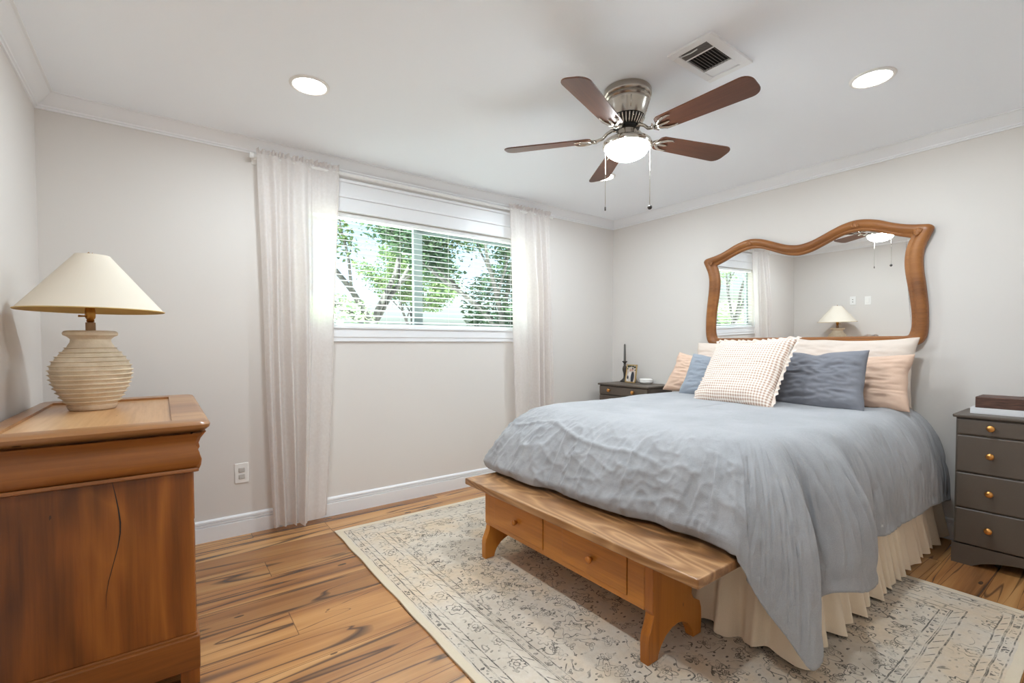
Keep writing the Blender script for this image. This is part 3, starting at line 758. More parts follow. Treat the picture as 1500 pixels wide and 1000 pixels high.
def pillow(name, label, mat, w, h, t, loc, lean, yaw=0, roll=0, seed=0, sag=.0, wr=1.0, corner=.07, skew=0.0, ruffle=None, group='pillows on the bed'):
    """upright pillow; loc = middle of its bottom edge, front faces -x, lean back in degrees"""
    n = 40
    u = np.linspace(-1, 1, n); Ug, Vg = np.meshgrid(u, u, indexing='ij')
    Xg = Ug * w / 2 * (1 - corner * (1 - Vg ** 2)); Yg = Vg * h / 2 * (1 - corner * (1 - Ug ** 2))
    Yg = Yg - sag * (1 - np.abs(Ug)) * np.clip(Vg, 0, 1) * h
    Xg = Xg - skew * w * (Vg + 1) * .5 * np.clip(np.sign(skew) * Ug, 0, 1)
    Xg = Xg + .006 * vnoise(Vg * 3.1, Ug * 2.2 + seed, 40 + seed); Yg = Yg + .006 * vnoise(Ug * 3.3, Vg * 2 + seed, 60 + seed)
    th = t / 2 * np.clip((1 - Ug ** 4) * (1 - Vg ** 4), 0, 1) ** .55
    wrk = (-np.abs(vnoise(Ug * 3 + seed, Vg * 9 + seed, 3 + seed)) * .5 - np.abs(vnoise(Ug * 5 + Vg * 4 + seed, Vg * 13 - Ug * 4, 7 + seed)) * .4) * .022 * wr
    edgew = np.clip((1 - Ug ** 6) * (1 - Vg ** 6), 0, 1)
    bm = B(); uvl = bm.loops.layers.uv.new('UVMap')
    fr = [[None] * n for _ in range(n)]; bk = [[None] * n for _ in range(n)]
    for i in range(n):
        for j in range(n):
            z = th[i, j] + (wrk[i, j] + .006 * wr) * edgew[i, j]
            fr[i][j] = bm.verts.new((Xg[i, j], Yg[i, j], z))
            bk[i][j] = fr[i][j] if i in (0, n - 1) or j in (0, n - 1) else bm.verts.new((Xg[i, j], Yg[i, j], -th[i, j] * .9))
    for i in range(n - 1):
        for j in range(n - 1):
            for g_, rev in ((fr, 0), (bk, 1)):
                q = [(i, j), (i + 1, j), (i + 1, j + 1), (i, j + 1)]
                if rev: q = q[::-1]
                f = bm.faces.new([g_[a][b] for a, b in q])
                for lp, (a, b) in zip(f.loops, q): lp[uvl].uv = ((Xg[a, b] / .57) + .5, (Yg[a, b] / .57) + .5)
    me = bpy.data.meshes.new(name); bm.to_mesh(me); bm.free(); me.materials.append(mat)
    me.polygons.foreach_set('use_smooth', [True] * len(me.polygons))
    o = bpy.data.objects.new(name, me); C.objects.link(o)
    sub = o.modifiers.new('soft', 'SUBSURF'); sub.levels = 1; sub.render_levels = 1
    a = radians(lean)
    ex = Vector((0, -1, 0)); ey = Vector((sin(a), 0, cos(a))); ez = ex.cross(ey)
    R = Matrix((ex, ey, ez)).transposed().to_4x4()
    R = Matrix.Rotation(radians(yaw), 4, 'Z') @ R @ Matrix.Rotation(radians(roll), 4, 'Z')
    ctr = Vector(loc) + (R.to_3x3() @ Vector((0, 1, 0))) * (h / 2 * (1 - corner))
    o.matrix_world = Matrix.Translation(ctr) @ R
    tag(o, label, 'pillow', group)
    if ruffle:
        k = 4 * 90; Q = np.zeros((k, 4, 3))
        per = []
        for s in range(4):
            for q in range(90):
                t_ = -1 + 2 * q / 90
                per.append([(t_, -1), (1, t_), (-t_, 1), (-1, -t_)][s])
        per = np.array(per)
        for i, (a_, b_) in enumerate(per):
            x = a_ * w / 2 * (1 - corner * (1 - b_ ** 2)); y = b_ * h / 2 * (1 - corner * (1 - a_ ** 2))
            l = sqrt(x * x + y * y); nx_ = max(abs(a_) ** 6, .0) * np.sign(a_); ny_ = max(abs(b_) ** 6, 0) * np.sign(b_)
            nl = sqrt(nx_ ** 2 + ny_ ** 2)
            for j in range(4):
                e = .020 * j / 3
                Q[i, j] = (x + nx_ / nl * e, y + ny_ / nl * e, .008 * (j / 3) * (sin(i * .9 + 1.5 * sin(i * .21)) + .4 * sin(i * .37)))
        bm = B(); grid_mesh(bm, Q, wrap=True)
        m2 = bpy.data.meshes.new('ruffle'); bm.normal_update(); bm.to_mesh(m2); bm.free(); m2.materials.append(ruffle)
        m2.polygons.foreach_set('use_smooth', [True] * len(m2.polygons))
        ro = bpy.data.objects.new('ruffle', m2); C.objects.link(ro); ro.parent = o
    return o
BZ = .796
pillow('pillow', 'ivory pillow leaning on the wall at the window side of the bed', M_IVORY, .74, .42, .16, (3.62, 1.93, BZ), 10, seed=2)
pillow('pillow', 'ivory pillow leaning on the wall beneath the right half of the mirror', M_IVORY, .76, .45, .16, (3.62, 1.20, BZ), 10, roll=-1, seed=3, sag=.02)
pillow('pillow', 'blush pink pillow nearest the corner nightstand', M_BLUSH, .70, .345, .15, (3.42, 2.11, BZ - .01), 20, roll=-3, seed=5, wr=1.5, sag=.10, skew=-.10)
pillow('pillow', 'blush pink pillow behind the slate cushion at the near bed edge', M_BLUSH, .74, .36, .15, (3.40, 1.15, BZ - .01), 16, roll=1, seed=6, wr=1.5, sag=.06)
pillow('pillow', 'pale blue grey linen pillow left of the gingham cushion', M_BLUE_PILLOW, .58, .36, .14, (3.18, 1.86, BZ - .01), 24, roll=-2, seed=8, sag=.09, skew=-.05)
pillow('pillow', 'slate blue linen pillow right of the gingham cushion', M_SLATE_PILLOW, .62, .40, .15, (3.16, 1.225, BZ - .01), 22, yaw=-4, roll=1, seed=9, sag=.06, wr=1.7, skew=.05)
pillow('cushion', 'square cream gingham cushion with ruffled edge in front of the pillows', M_GING, .56, .51, .17, (2.865, 1.565, BZ), 34, yaw=-10, roll=2, seed=12, wr=.6, sag=.03, ruffle=M_IVORY)

# ------------------------------------------------------------------ carved mirror
def mirror():
    half_o = [(0, 1.905), (.05, 1.911), (.10, 1.925), (.16, 1.95), (.215, 1.974), (.27, 1.995), (.33, 2.008), (.38, 2.008), (.43, 1.999), (.485, 1.982), (.54, 1.957),
              (.60, 1.934), (.65, 1.921), (.70, 1.912), (.735, 1.905), (.752, 1.888), (.748, 1.866), (.732, 1.83), (.714, 1.785), (.705, 1.74), (.703, 1.69), (.707, 1.63),
              (.716, 1.56), (.725, 1.48), (.732, 1.40), (.734, 1.32), (.732, 1.26), (.722, 1.212), (.70, 1.18), (.66, 1.164), (.62, 1.160), (.40, 1.160), (.2, 1.160), (0, 1.160)]
    half_i = [(0, 1.829), (.05, 1.835), (.10, 1.849), (.16, 1.874), (.215, 1.899), (.27, 1.921), (.32, 1.932), (.37, 1.932), (.42, 1.924), (.475, 1.906), (.525, 1.886),
              (.57, 1.866), (.605, 1.853), (.63, 1.844), (.640, 1.840), (.640, 1.832), (.634, 1.82), (.624, 1.79), (.616, 1.75), (.613, 1.70), (.615, 1.65), (.622, 1.59),
              (.632, 1.53), (.642, 1.46), (.650, 1.39), (.653, 1.33), (.652, 1.285), (.645, 1.25), (.636, 1.232), (.61, 1.228), (.58, 1.228), (.40, 1.228), (.2, 1.228), (0, 1.228)]
    yc = 1.533
    def full(hf):
        r = [(yc - a, z) for a, z in hf]; l = [(yc + a, z) for a, z in hf[1:-1]]
        return np.array(r + l[::-1])
    def dens(Pp, m=3):
        n = len(Pp); out = []
        for i in range(n):
            p0, p1, p2, p3 = Pp[i - 1], Pp[i], Pp[(i + 1) % n], Pp[(i + 2) % n]
            for k in range(m):
                t = k / m
                out.append(.5 * (2 * p1 + (p2 - p0) * t + (2 * p0 - 5 * p1 + 4 * p2 - p3) * t * t + (3 * p1 - p0 - 3 * p2 + p3) * t ** 3))
        return np.array(out)
    O, I_ = dens(full(half_o)), dens(full(half_i)); n = len(O)
    prof = [(0, 0), (0, .022), (.06, .034), (.2, .044), (.42, .046), (.6, .040), (.72, .030), (.78, .026), (.86, .027), (.95, .022), (1.0, .016), (1.0, .006)]
    Pm = np.zeros((n, len(prof), 3))
    for k, (t, d_) in enumerate(prof):
        yz = O * (1 - t) + I_ * t
        Pm[:, k, 0] = XR - .002 - d_; Pm[:, k, 1:] = yz
    rt = thing('wall_mirror', 'wide wall mirror in a curvy carved oak frame above the bed', 'mirror', (XR, yc, 1.16))
    rt.rotation_euler.y = radians(-1.18)      # hangs leaning slightly forward
    bm = B(); grid_mesh(bm, Pm, wrap=True); bmesh.ops.recalc_face_normals(bm, faces=bm.faces)
    frm = obj('frame', bm, M_FRAME, rt, True, 50)
    bm = B(); vs = [bm.verts.new((XR - .010, *(p + (p - np.array([yc, 1.55])) * .006))) for p in I_]
    f = bm.faces.new(vs); bmesh.ops.triangulate(bm, faces=[f], ngon_method='EAR_CLIP')
    bm.normal_update()
    for f in bm.faces:
        if f.normal.x > 0: f.normal_flip()
    obj('mirror_glass', bm, M_MIRROR, rt)
    # carved leaf fans on crests and corners
    for (y, z, a0, s) in ((yc - .355, 1.974, 90, 1), (yc + .355, 1.974, 90, 1), (yc - .690, 1.872, 42, 1.1), (yc + .690, 1.872, 138, 1.1)):
        bm = B()
        for k in range(-3, 4):
            a = radians(a0 + k * 27); L = (.034 - .003 * abs(k)) * s
            r = bmesh.ops.create_uvsphere(bm, u_segments=10, v_segments=6, radius=1)
            for v in r['verts']:
                q = Vector((v.co.x * .007, v.co.y * L * .55, v.co.z * .007 * s))
                yy = q.y + L * .45; zz = q.z
                v.co = Vector((XR - .046 + q.x, y + yy * cos(a) - zz * sin(a), z - .012 * s + yy * sin(a) + zz * cos(a)))
        obj('leaf_carving', bm, M_FRAME, frm, True)
mirror()

# ------------------------------------------------------------------ nightstands
def nightstand(label, y1):
    x0, x1, w = 3.435, 3.78, .575; y0 = y1 - w
    t = thing('nightstand', label, 'nightstand', ((x0 + x1) / 2, y0 + w / 2, 0), 'charcoal nightstands')
    bm = B(); box(bm, x0, x1, y0, y1, .108, .785, .003); obj('carcass', bm, M_CHAR, t)
    bm = B(); box(bm, x0 - .022, x1, y0 - .012, y1 + .012, .785, .803, .006, 3); obj('top', bm, M_CHAR, t)
    bm = B(); poly = [(y0 - .006, 0), (y0 + .075, 0)]
    for k in range(13):
        a = k / 12; poly.append((y0 + .075 + (w - .15) * a, .058 * sin(pi * a) ** .7))
    poly += [(y1 - .075 + .0005, 0), (y1 + .006, 0), (y1 + .006, .106), (y0 - .006, .106)]
    prism(bm, poly, 'x', x0 - .012, x0 + .012); box(bm, x0, x1, y0 - .006, y0 + .014, 0, .106); box(bm, x0, x1, y1 - .014, y1 + .006, 0, .106)
    obj('plinth', bm, M_CHAR, t)
    for za, zb in ((.112, .300), (.306, .490), (.497, .690), (.697, .778)):
        bm = B(); box(bm, x0 - .014, x0 + .02, y0 + .006, y1 - .006, za, zb, .006, 3); d_ = obj('drawer', bm, M_CHAR, t)
        zc = (za + zb) / 2 + .003
        for yy in (y0 + .155, y1 - .137):
            bm = B(); r = bmesh.ops.create_uvsphere(bm, u_segments=20, v_segments=12, radius=1)
            for v in r['verts']: v.co = Vector((x0 - .036 + v.co.x * .009, yy + v.co.y * .0165, zc + v.co.z * .0165))
            tube(bm, [(x0 - .012, yy, zc), (x0 - .036, yy, zc)], [.010, .007], 14)
            obj('knob', bm, M_COPPER, d_, True)
    return t
ns = nightstand('charcoal nightstand in the room corner holding the candlestick and photo', 3.180)
copy_tree(ns, (0, .602 - 3.180, 0), 'charcoal four-drawer nightstand with two books stacked on its top')

# books on the near nightstand
NZ = .803
bk = thing('book', 'thin white book lying under the dark book', 'book', (3.62, .42, NZ), 'books on the nightstand')
bm = B(); box(bm, 3.505, 3.725, .19, .56, NZ, NZ + .004); box(bm, 3.505, 3.725, .19, .56, NZ + .028, NZ + .032); box(bm, 3.503, 3.508, .19, .56, NZ, NZ + .032, .001)
obj('cover', bm, plain('white_book_cover', srgb(226, 226, 228), .4), bk)
bm = B(); box(bm, 3.509, 3.72, .194, .556, NZ + .004, NZ + .028); obj('pages', bm, plain('book_paper', srgb(226, 218, 202), .9), bk)
b2 = thing('book', 'thick dark brown book lying on the white book', 'book', (3.62, .42, NZ + .032), 'books on the nightstand')
z0 = NZ + .032
g = G('brown_leather'); co = g.coords(); g.set(Base_Color=g.ramp(g.noise(g.mapping(co, (1, 1, 8)), 20, 3), [(.3, srgb(64, 40, 32)), (.7, srgb(104, 72, 58))]), Roughness=.55); M_LEATH = g.m
bm = B(); box(bm, 3.515, 3.70, .21, .542, z0, z0 + .004, .001); box(bm, 3.515, 3.70, .21, .542, z0 + .054, z0 + .058, .001); box(bm, 3.511, 3.519, .21, .542, z0, z0 + .058, .003)
obj('cover', bm, M_LEATH, b2)
bm = B(); box(bm, 3.519, 3.696, .214, .538, z0 + .004, z0 + .054); obj('pages', bm, plain('brown_paper_edges', srgb(120, 92, 74), .9), b2)

# candlestick, framed photo, white dish on the corner nightstand
cs = thing('candlestick', 'dark turned candlestick with a grey taper candle', 'candlestick', (3.735, 3.125, NZ))
cz = (3.735, 3.125, NZ)
bm = B(); lathe(bm, [(.044, 0), (.046, .008), (.036, .014), (.022, .026), (.013, .04), (.011, .06), (.013, .085), (.021, .112), (.023, .132), (.017, .152), (.010, .163), (.014, .17), (.009, .178), (.017, .192), (.025, .200), (.026, .206), (.012, .208)], cz, 28)
obj('holder', bm, M_IRON, cs, True, 50)
bm = B(); lathe(bm, [(.0115, .2065), (.0105, .30), (.0095, .365), (.006, .376), (.001, .38)], cz, 18); obj('candle', bm, M_WAX, cs, True, 50)

pf = thing('photo_frame', 'small gold framed wedding photo standing by the candlestick', 'photo frame', (3.66, 2.995, NZ))
bm = B()
fy0, fy1, fz0, fz1 = -.068, .068, 0, .178
for a, b, c, d_ in ((fy0, fy1, fz0, .010), (fy0, fy1, fz1 - .010, fz1), (fy0, fy0 + .010, fz0, fz1), (fy1 - .010, fy1, fz0, fz1)): box(bm, -.006, .006, a, b, c, d_, .002)
M_GOLD = plain('pale_gold_metal', srgb(214, 186, 130), .3, 1.0)
M_PHOTO = plain('photo_print_pale', srgb(214, 200, 188), .35); M_GRN = plain('photo_print_green', srgb(48, 62, 44), .35); M_SUIT = plain('photo_print_dark', srgb(42, 46, 58), .35)
M_SKIN = plain('photo_print_skin', srgb(206, 160, 138), .35); M_DRESS_W = plain('photo_print_white', srgb(240, 234, 228), .35)
def tilt(bm_):
    R = Matrix.Rotation(radians(9), 4, 'Y'); Rz = Matrix.Rotation(radians(-6), 4, 'Z')
    for v in bm_.verts: v.co = Vector((3.66, 2.995, NZ + .001)) + (Rz @ (R @ v.co))
    return bm_
obj('frame', tilt(bm), M_GOLD, pf)
bm = B(); box(bm, -.001, .003, fy0 + .008, fy1 - .008, .008, fz1 - .008, mi=0)
def blob(y, z, ry, rz, mi, dx=-.0016):
    vs = [bm.verts.new((dx, y + ry * cos(2 * pi * k / 18), z + rz * sin(2 * pi * k / 18))) for k in range(18)]
    f = bm.faces.new(vs); f.material_index = mi
for y, z, r in ((.04, .158, .016), (.015, .162, .014), (-.015, .16, .014), (-.042, .152, .015), (.05, .135, .009), (-.05, .125, .009)): blob(y, z, r, r * .7, 1)
blob(.015, .06, .024, .05, 4, -.0018); blob(.02, .03, .034, .02, 4, -.0018)
blob(-.022, .055, .022, .055, 2, -.0020); blob(.010, .122, .011, .014, 3, -.0022); blob(-.016, .128, .011, .014, 3, -.0022); blob(-.016, .138, .011, .007, 2, -.0024)
blob(.038, .05, .010, .018, 2, -.0022)
obj('photo', tilt(bm), [M_PHOTO, M_GRN, M_SUIT, M_SKIN, M_DRESS_W], pf)
bm = B(); tube(bm, [(.006, -.02, .13), (.085, -.03, -.012), (.085, .03, -.012), (.006, .02, .13)], .002, 6)
obj('easel_stand', tilt(bm), M_GOLD, pf)
dz = (3.70, 2.835, NZ)
ds = thing('trinket_dish', 'small round white lidded dish on the corner nightstand', 'dish', dz)
bm = B(); lathe(bm, [(.045, 0), (.060, .008), (.066, .022), (.064, .03)], dz, 36); obj('bowl', bm, M_WHITE, ds, True)
bm = B(); lathe(bm, [(.065, .031), (.065, .038), (.058, .046), (.03, .050), (.0005, .051)], dz, 36); obj('lid', bm, M_WHITE, ds, True)

# ------------------------------------------------------------------ bench
RZ = .009
be = thing('bench', 'pine bench with two drawers at the foot of the bed', 'bench', (1.55, 1.56, RZ))
bm = B(); box(bm, 1.362, 1.668, .838, 2.282, .390, .425, .005, 2); obj('seat', bm, M_BENCH_TOP, be)
bx0, bx1 = 1.418, 1.44; ya, yb = 1.090, 2.122; za, zb = .192, .390
d1, d2 = (1.665, 2.068), (1.168, 1.536)
bm = B()
for a, b in ((ya, d2[0]), (d2[1], d1[0]), (d1[1], yb)): box(bm, bx0, bx1, a, b, za, zb, .001)
for a, b in (d2, d1): box(bm, bx0, bx1, a, b, za, za + .022); box(bm, bx0, bx1, a, b, zb - .012, zb)
box(bm, bx1, 1.66, ya + .03, yb - .03, za, za + .012)
obj('apron', bm, M_BENCH, be)
bm = B(); box(bm, 1.62, 1.64, ya + .036, yb - .036, .205, .388); obj('back_rail', bm, M_BENCH, be)
for (a, b), kz in ((d1, .286), (d2, .288)):
    bm = B(); box(bm, bx0 - .004, bx0 + .016, a + .003, b - .003, za + .024, zb - .014, .002); dr = obj('drawer', bm, M_BENCH, be)
    yk = (a + b) / 2 + .004
    bm = B(); tube(bm, [(bx0 - .003, yk, kz), (bx0 - .010, yk, kz), (bx0 - .016, yk, kz), (bx0 - .026, yk, kz), (bx0 - .030, yk, kz)], [.009, .008, .014, .015, .010], 18); obj('knob', bm, M_BENCH_V, dr, True)
leg = [(1.395, RZ + .001), (1.452, RZ + .001), (1.458, .03), (1.472, .055), (1.50, .082), (1.54, .10), (1.575, .105), (1.605, .10), (1.64, .082), (1.662, .055), (1.676, .03), (1.682, RZ + .001),
       (1.735, RZ + .001), (1.737, .08), (1.735, .115), (1.724, .145), (1.705, .168), (1.69, .19), (1.688, .39), (1.418, .39), (1.418, .2), (1.424, .185), (1.420, .165), (1.410, .14), (1.398, .115), (1.394, .09)]
for y in (1.052, 2.122):
    bm = B(); prism(bm, [(x - (.022 if x > 1.6 and z > .15 else 0), z) for x, z in leg], 'y', y, y + .038, bev=.003); obj('leg', bm, M_BENCH_V, be)

# ------------------------------------------------------------------ dresser
DX0, DX1, DY0, DY1, DZ = -.458, .131, 1.920, 3.045, .919
dr = thing('dresser', 'old walnut dresser with inset top and cracked side panel', 'dresser', (-.16, 2.48, 0))
bm = B()
top_prof = [(0, DZ), (.012, DZ - .004), (.018, DZ - .012), (.016, DZ - .022), (.006, DZ - .032), (-.004, DZ - .038)]
rx0, rx1, ry0, ry1 = -.40, .022, 2.0, 2.93
def rrect(x0, x1, y0, y1, r, k=5):
    pts = []
    for cx, cy, a0 in ((x1 - r, y0 + r, -90), (x1 - r, y1 - r, 0), (x0 + r, y1 - r, 90), (x0 + r, y0 + r, 180)):
        for i in range(k + 1):
            a = radians(a0 + 90 * i / k); pts.append((cx + r * cos(a), cy + r * sin(a)))
    return pts
rings = []
inner = rrect(rx0, rx1, ry0, ry1, .0005); rings.append([(x, y, DZ - .012) for x, y in inner]); rings.append([(x, y, DZ) for x, y in inner])
for o_, z in top_prof:
    rings.append([(x, y, z) for x, y in rrect(DX0 + .018 - o_, DX1 - .018 + o_, DY0 + .018 - o_, DY1 - .018 + o_, .03)])
Pq = np.array(rings).transpose(1, 0, 2); grid_mesh(bm, Pq, wrap=True); bmesh.ops.recalc_face_normals(bm, faces=bm.faces)
tp = obj('top', bm, M_DRESS_TOP, dr, True, 35)
bm = B(); box(bm, rx0 - .003, rx1 + .003, ry0 - .003, ry1 + .003, DZ - .018, DZ - .010); obj('inset_panel', bm, M_DRESS_PANEL, tp)
bx1d, by0d, by1d = .078, 1.952, 3.02
bm = B(); box(bm, -.445, bx1d, by0d, by1d, .18, .745, .006, 3); box(bm, -.44, bx1d - .004, by0d + .004, by1d, .745, .886); obj('carcass', bm, M_DRESS, dr)
# cracks in the side panel
bm = B()
crk = [(-.135, .742), (-.128, .70), (-.122, .655), (-.118, .61), (-.119, .575), (-.126, .53), (-.138, .48), (-.15, .43), (-.157, .385), (-.158, .34)]
wdt = [.0008, .0012, .0018, .0022, .0016, .0012, .001, .0009, .0006, .0002]
for (a, b), (c, d_), w0, w1 in zip(crk, crk[1:], wdt, wdt[1:]):
    vs = [bm.verts.new((x, by0d - .0006, z)) for x, z in ((a - w0, b), (a + w0, b), (c + w1, d_), (c - w1, d_))]; bm.faces.new(vs)
bmesh.ops.remove_doubles(bm, verts=bm.verts, dist=1e-5)
obj('panel_crack', bm, M_BLACK, dr)
# ogee frieze on the side and on the drawer front, mitred at the corner
og = [(0, .757), (.012, .757), (.016, .752), (.016, .747), (.010, .744), (0, .744)]
fr_ = [(.004, .757), (.016, .770), (.021, .79), (.019, .81), (.011, .830), (.008, .845), (.014, .862), (.026, .874), (.030, .8785)]
def round_front(prof):
    bmx = B(); R = [[bmx.verts.new(p) for p in row] for row in
        ([(-.445, by0d - o, z) for o, z in prof], [(bx1d + o, by0d - o, z) for o, z in prof], [(bx1d + o, by1d, z) for o, z in prof])]
    for a, b in zip(R, R[1:]):
        for k in range(len(prof) - 1): bmx.faces.new((a[k], b[k], b[k + 1], a[k + 1]))
    bmesh.ops.recalc_face_normals(bmx, faces=bmx.faces); return bmx
obj('frieze', round_front(fr_), M_DRESS_H, dr, True, 40); obj('bead_moulding', round_front(og), M_DRESS_H, dr, True, 40)
# scrolled bracket on the front corner
sc = [(bx1d, .745), (bx1d + .016, .747), (bx1d + .024, .765), (bx1d + .026, .785), (bx1d + .020, .803), (bx1d + .016, .818), (bx1d + .021, .828), (bx1d + .018, .842), (bx1d + .024, .858), (bx1d + .036, .874), (bx1d + .04, .8785), (bx1d, .8785)]
bm = B(); prism(bm, sc, 'y', by0d - .004, by0d + .05, bev=.003); obj('scroll_bracket', bm, M_DRESS_H, dr, True, 40)
bm = B(); box(bm, -.45, bx1d + .010, by0d - .010, by1d, .055, .172, .005, 2); box(bm, -.448, bx1d + .004, by0d - .004, by1d, .168, .182, .004, 2); obj('plinth', bm, M_DRESS_H, dr)
for x, y in ((bx1d - .048, by0d - .004), (-.44, by0d - .004), (bx1d - .048, by1d - .06), (-.44, by1d - .06)):
    bm = B(); box(bm, x, x + .056, y, y + .056, 0, .056, .003); obj('foot', bm, M_DRESS, dr)
for k, (a, b) in enumerate(((.195, .365), (.375, .55), (.56, .735))):
    bm = B(); box(bm, bx1d - .004, bx1d + .004, by0d + .05, by1d - .03, a, b, .005, 3); dw = obj('drawer', bm, M_DRESS_H, dr)
    bm = B(); zc = (a + b) / 2; tube(bm, [(bx1d + .003, 2.48, zc), (bx1d + .0055, 2.48, zc)], .011, 16); obj('keyhole_plate', bm, M_BRASS, dw, True, 40)

# ------------------------------------------------------------------ table lamp
LX, LY, LZ = -.240, 2.655, DZ - .0098
lp = thing('table_lamp', 'ribbed plaster table lamp with wide cream cone shade on the dresser', 'lamp', (LX, LY, LZ))
bm = B(); k9 = .885
prof = [(.070, 0), (.078, .004), (.085, .022)]
nr = 13
def rad_at(t): return .085 + (.137 - .085) * sin(min(t / .58, 1) * pi / 2) if t < .58 else .137 - (.137 - .080) * (1 - cos((t - .58) / .42 * pi / 2))
for k in range(nr):
    z0_ = .022 + (.262 - .022) * k / nr; z1_ = .022 + (.262 - .022) * (k + 1) / nr
    ra = rad_at(k / nr); rb = rad_at((k + .85) / nr); dz_ = z1_ - z0_
    prof += [(ra - .005, z0_ + dz_ * .04), (ra + (rb - ra) * .3 - .003, z0_ + dz_ * .35), (rb + .000, z0_ + dz_ * .70), (rb + .0055, z0_ + dz_ * .86), (rb + .004, z0_ + dz_ * .95), (rb - .004, z0_ + dz_ * .99)]
prof += [(.076, .268), (.068, .282), (.066, .295), (.076, .306), (.089, .312), (.091, .320), (.087, .328), (.078, .331), (.03, .331)]
lathe(bm, [(r * .98, z) for r, z in prof], (LX, LY, LZ), 64); obj('body', bm, M_PLASTER, lp, True, 50)
bm = B(); lathe(bm, [(.0165, .331), (.0165, .366), (.013, .367)], (LX, LY, LZ), 24); obj('neck', bm, plain('wood_neck', srgb(176, 146, 110), .6), lp, True, 40)
bm = B(); lathe(bm, [(.010, .366), (.014, .372), (.012, .378), (.017, .386), (.018, .41), (.015, .432), (.006, .436)], (LX, LY, LZ), 24)
tube(bm, [(LX - .01, LY - .008, LZ + .392), (LX - .034, LY - .026, LZ + .391)], [.003, .0045], 10); obj('socket', bm, M_BRASS, lp, True, 40)
bm = B(); tube(bm, [(LX - .016, LY, LZ + .428), (LX - .055, LY, LZ + .47), (LX - .045, LY, LZ + .60), (LX, LY, LZ + .66), (LX + .045, LY, LZ + .60), (LX + .055, LY, LZ + .47), (LX + .016, LY, LZ + .428)], .002, 6); obj('harp', bm, M_BRASS, lp, True)
SHB, SHT, RB, RT = .416, .648, .240, .058
sxo = .012
bm = B(); lathe(bm, [(RB, SHB), (RB - .004, SHB + .004), (RT + .002, SHT - .004), (RT, SHT)], (LX + sxo, LY, LZ), 72, cap=False); sh = obj('lamp_shade', bm, M_SHADE, lp, True, 60)
bm = B(); lathe(bm, [(RB - .003, SHB + .0005), (RT - .003, SHT - .001)], (LX + sxo, LY, LZ), 72, cap=False); obj('shade_lining', bm, M_SHADE_IN, sh, True)
bm = B(); cc = (LX + sxo, LY)
tube(bm, [(cc[0] + RB * cos(a), cc[1] + RB * sin(a), LZ + SHB) for a in np.linspace(0, 2 * pi, 73)], .0026, 6, cap=False); obj('shade_trim', bm, M_SHADE_IN, sh, True)
bm = B(); lathe(bm, [(RT - .002, SHT - .004), (.004, SHT - .002), (.004, SHT + .004), (.0005, SHT + .012)], (LX + sxo, LY, LZ), 24); obj('shade_cap', bm, M_BRASS, sh, True)

# ------------------------------------------------------------------ ceiling fan
FX, FY, FA = 1.884, 1.568, -87.7
fan = thing('ceiling_fan', 'five-blade walnut and nickel ceiling fan with lit bowl light', 'ceiling fan', (FX, FY, 2.44))
cc = (FX, FY, 0)
bm = B(); lathe(bm, [(.02, 2.44), (.112, 2.44), (.117, 2.432), (.118, 2.410), (.113, 2.402), (.109, 2.400), (.110, 2.392), (.112, 2.388), (.108, 2.382), (.106, 2.380), (.107, 2.372), (.105, 2.368), (.098, 2.345), (.090, 2.318), (.084, 2.306), (.03, 2.304)], cc, 64); hs = obj('motor_housing', bm, M_NICKEL, fan, True, 35)
for k in range(5):
    a = radians(FA + 72 * k + 30)
    bm = B(); tube(bm, [(FX + r * cos(a), FY + r * sin(a), z) for r, z in ((.105, 2.368), (.0985, 2.345), (.091, 2.320))], .0022, 6); obj('rib', bm, M_NICKEL_BRIGHT, hs, True)
bm = B(); lathe(bm, [(.03, 2.306), (.082, 2.304), (.084, 2.298), (.068, 2.276), (.060, 2.262), (.03, 2.260)], cc, 48); fl_ = obj('vent_cone', bm, M_BLACK, fan, True, 35)
bm = B()
for k in range(30):
    a = 2 * pi * k / 30
    tube(bm, [(FX + r * cos(a), FY + r * sin(a), z) for r, z in ((.084, 2.301), (.077, 2.287), (.066, 2.270), (.060, 2.260))], .0036, 6)
obj('vent_fins', bm, M_NICKEL_BRIGHT, fl_, True)
bm = B(); lathe(bm, [(.028, 2.262), (.058, 2.259), (.060, 2.250), (.052, 2.244), (.028, 2.242)], cc, 40); obj('rotor_hub', bm, M_BLACK, fan, True, 35)
bm = B(); lathe(bm, [(.02, 2.246), (.048, 2.244), (.049, 2.24), (.049, 2.205), (.056, 2.198), (.02, 2.197)], cc, 40); obj('switch_housing', bm, M_NICKEL, fan, True, 35)
bm = B(); lathe(bm, [(.03, 2.200), (.085, 2.198), (.108, 2.192), (.118, 2.184), (.121, 2.172), (.119, 2.162), (.112, 2.160), (.109, 2.166), (.03, 2.17)], cc, 64); obj('light_ring', bm, M_NICKEL_BRIGHT, fan, True, 40)
bm = B(); lathe(bm, [(.108, 2.164)] + [(.108 * cos(t), 2.164 - .066 * sin(t)) for t in np.linspace(.12, pi / 2 - .01, 14)], cc, 64); obj('glass_bowl', bm, M_GLOBE, fan, True)
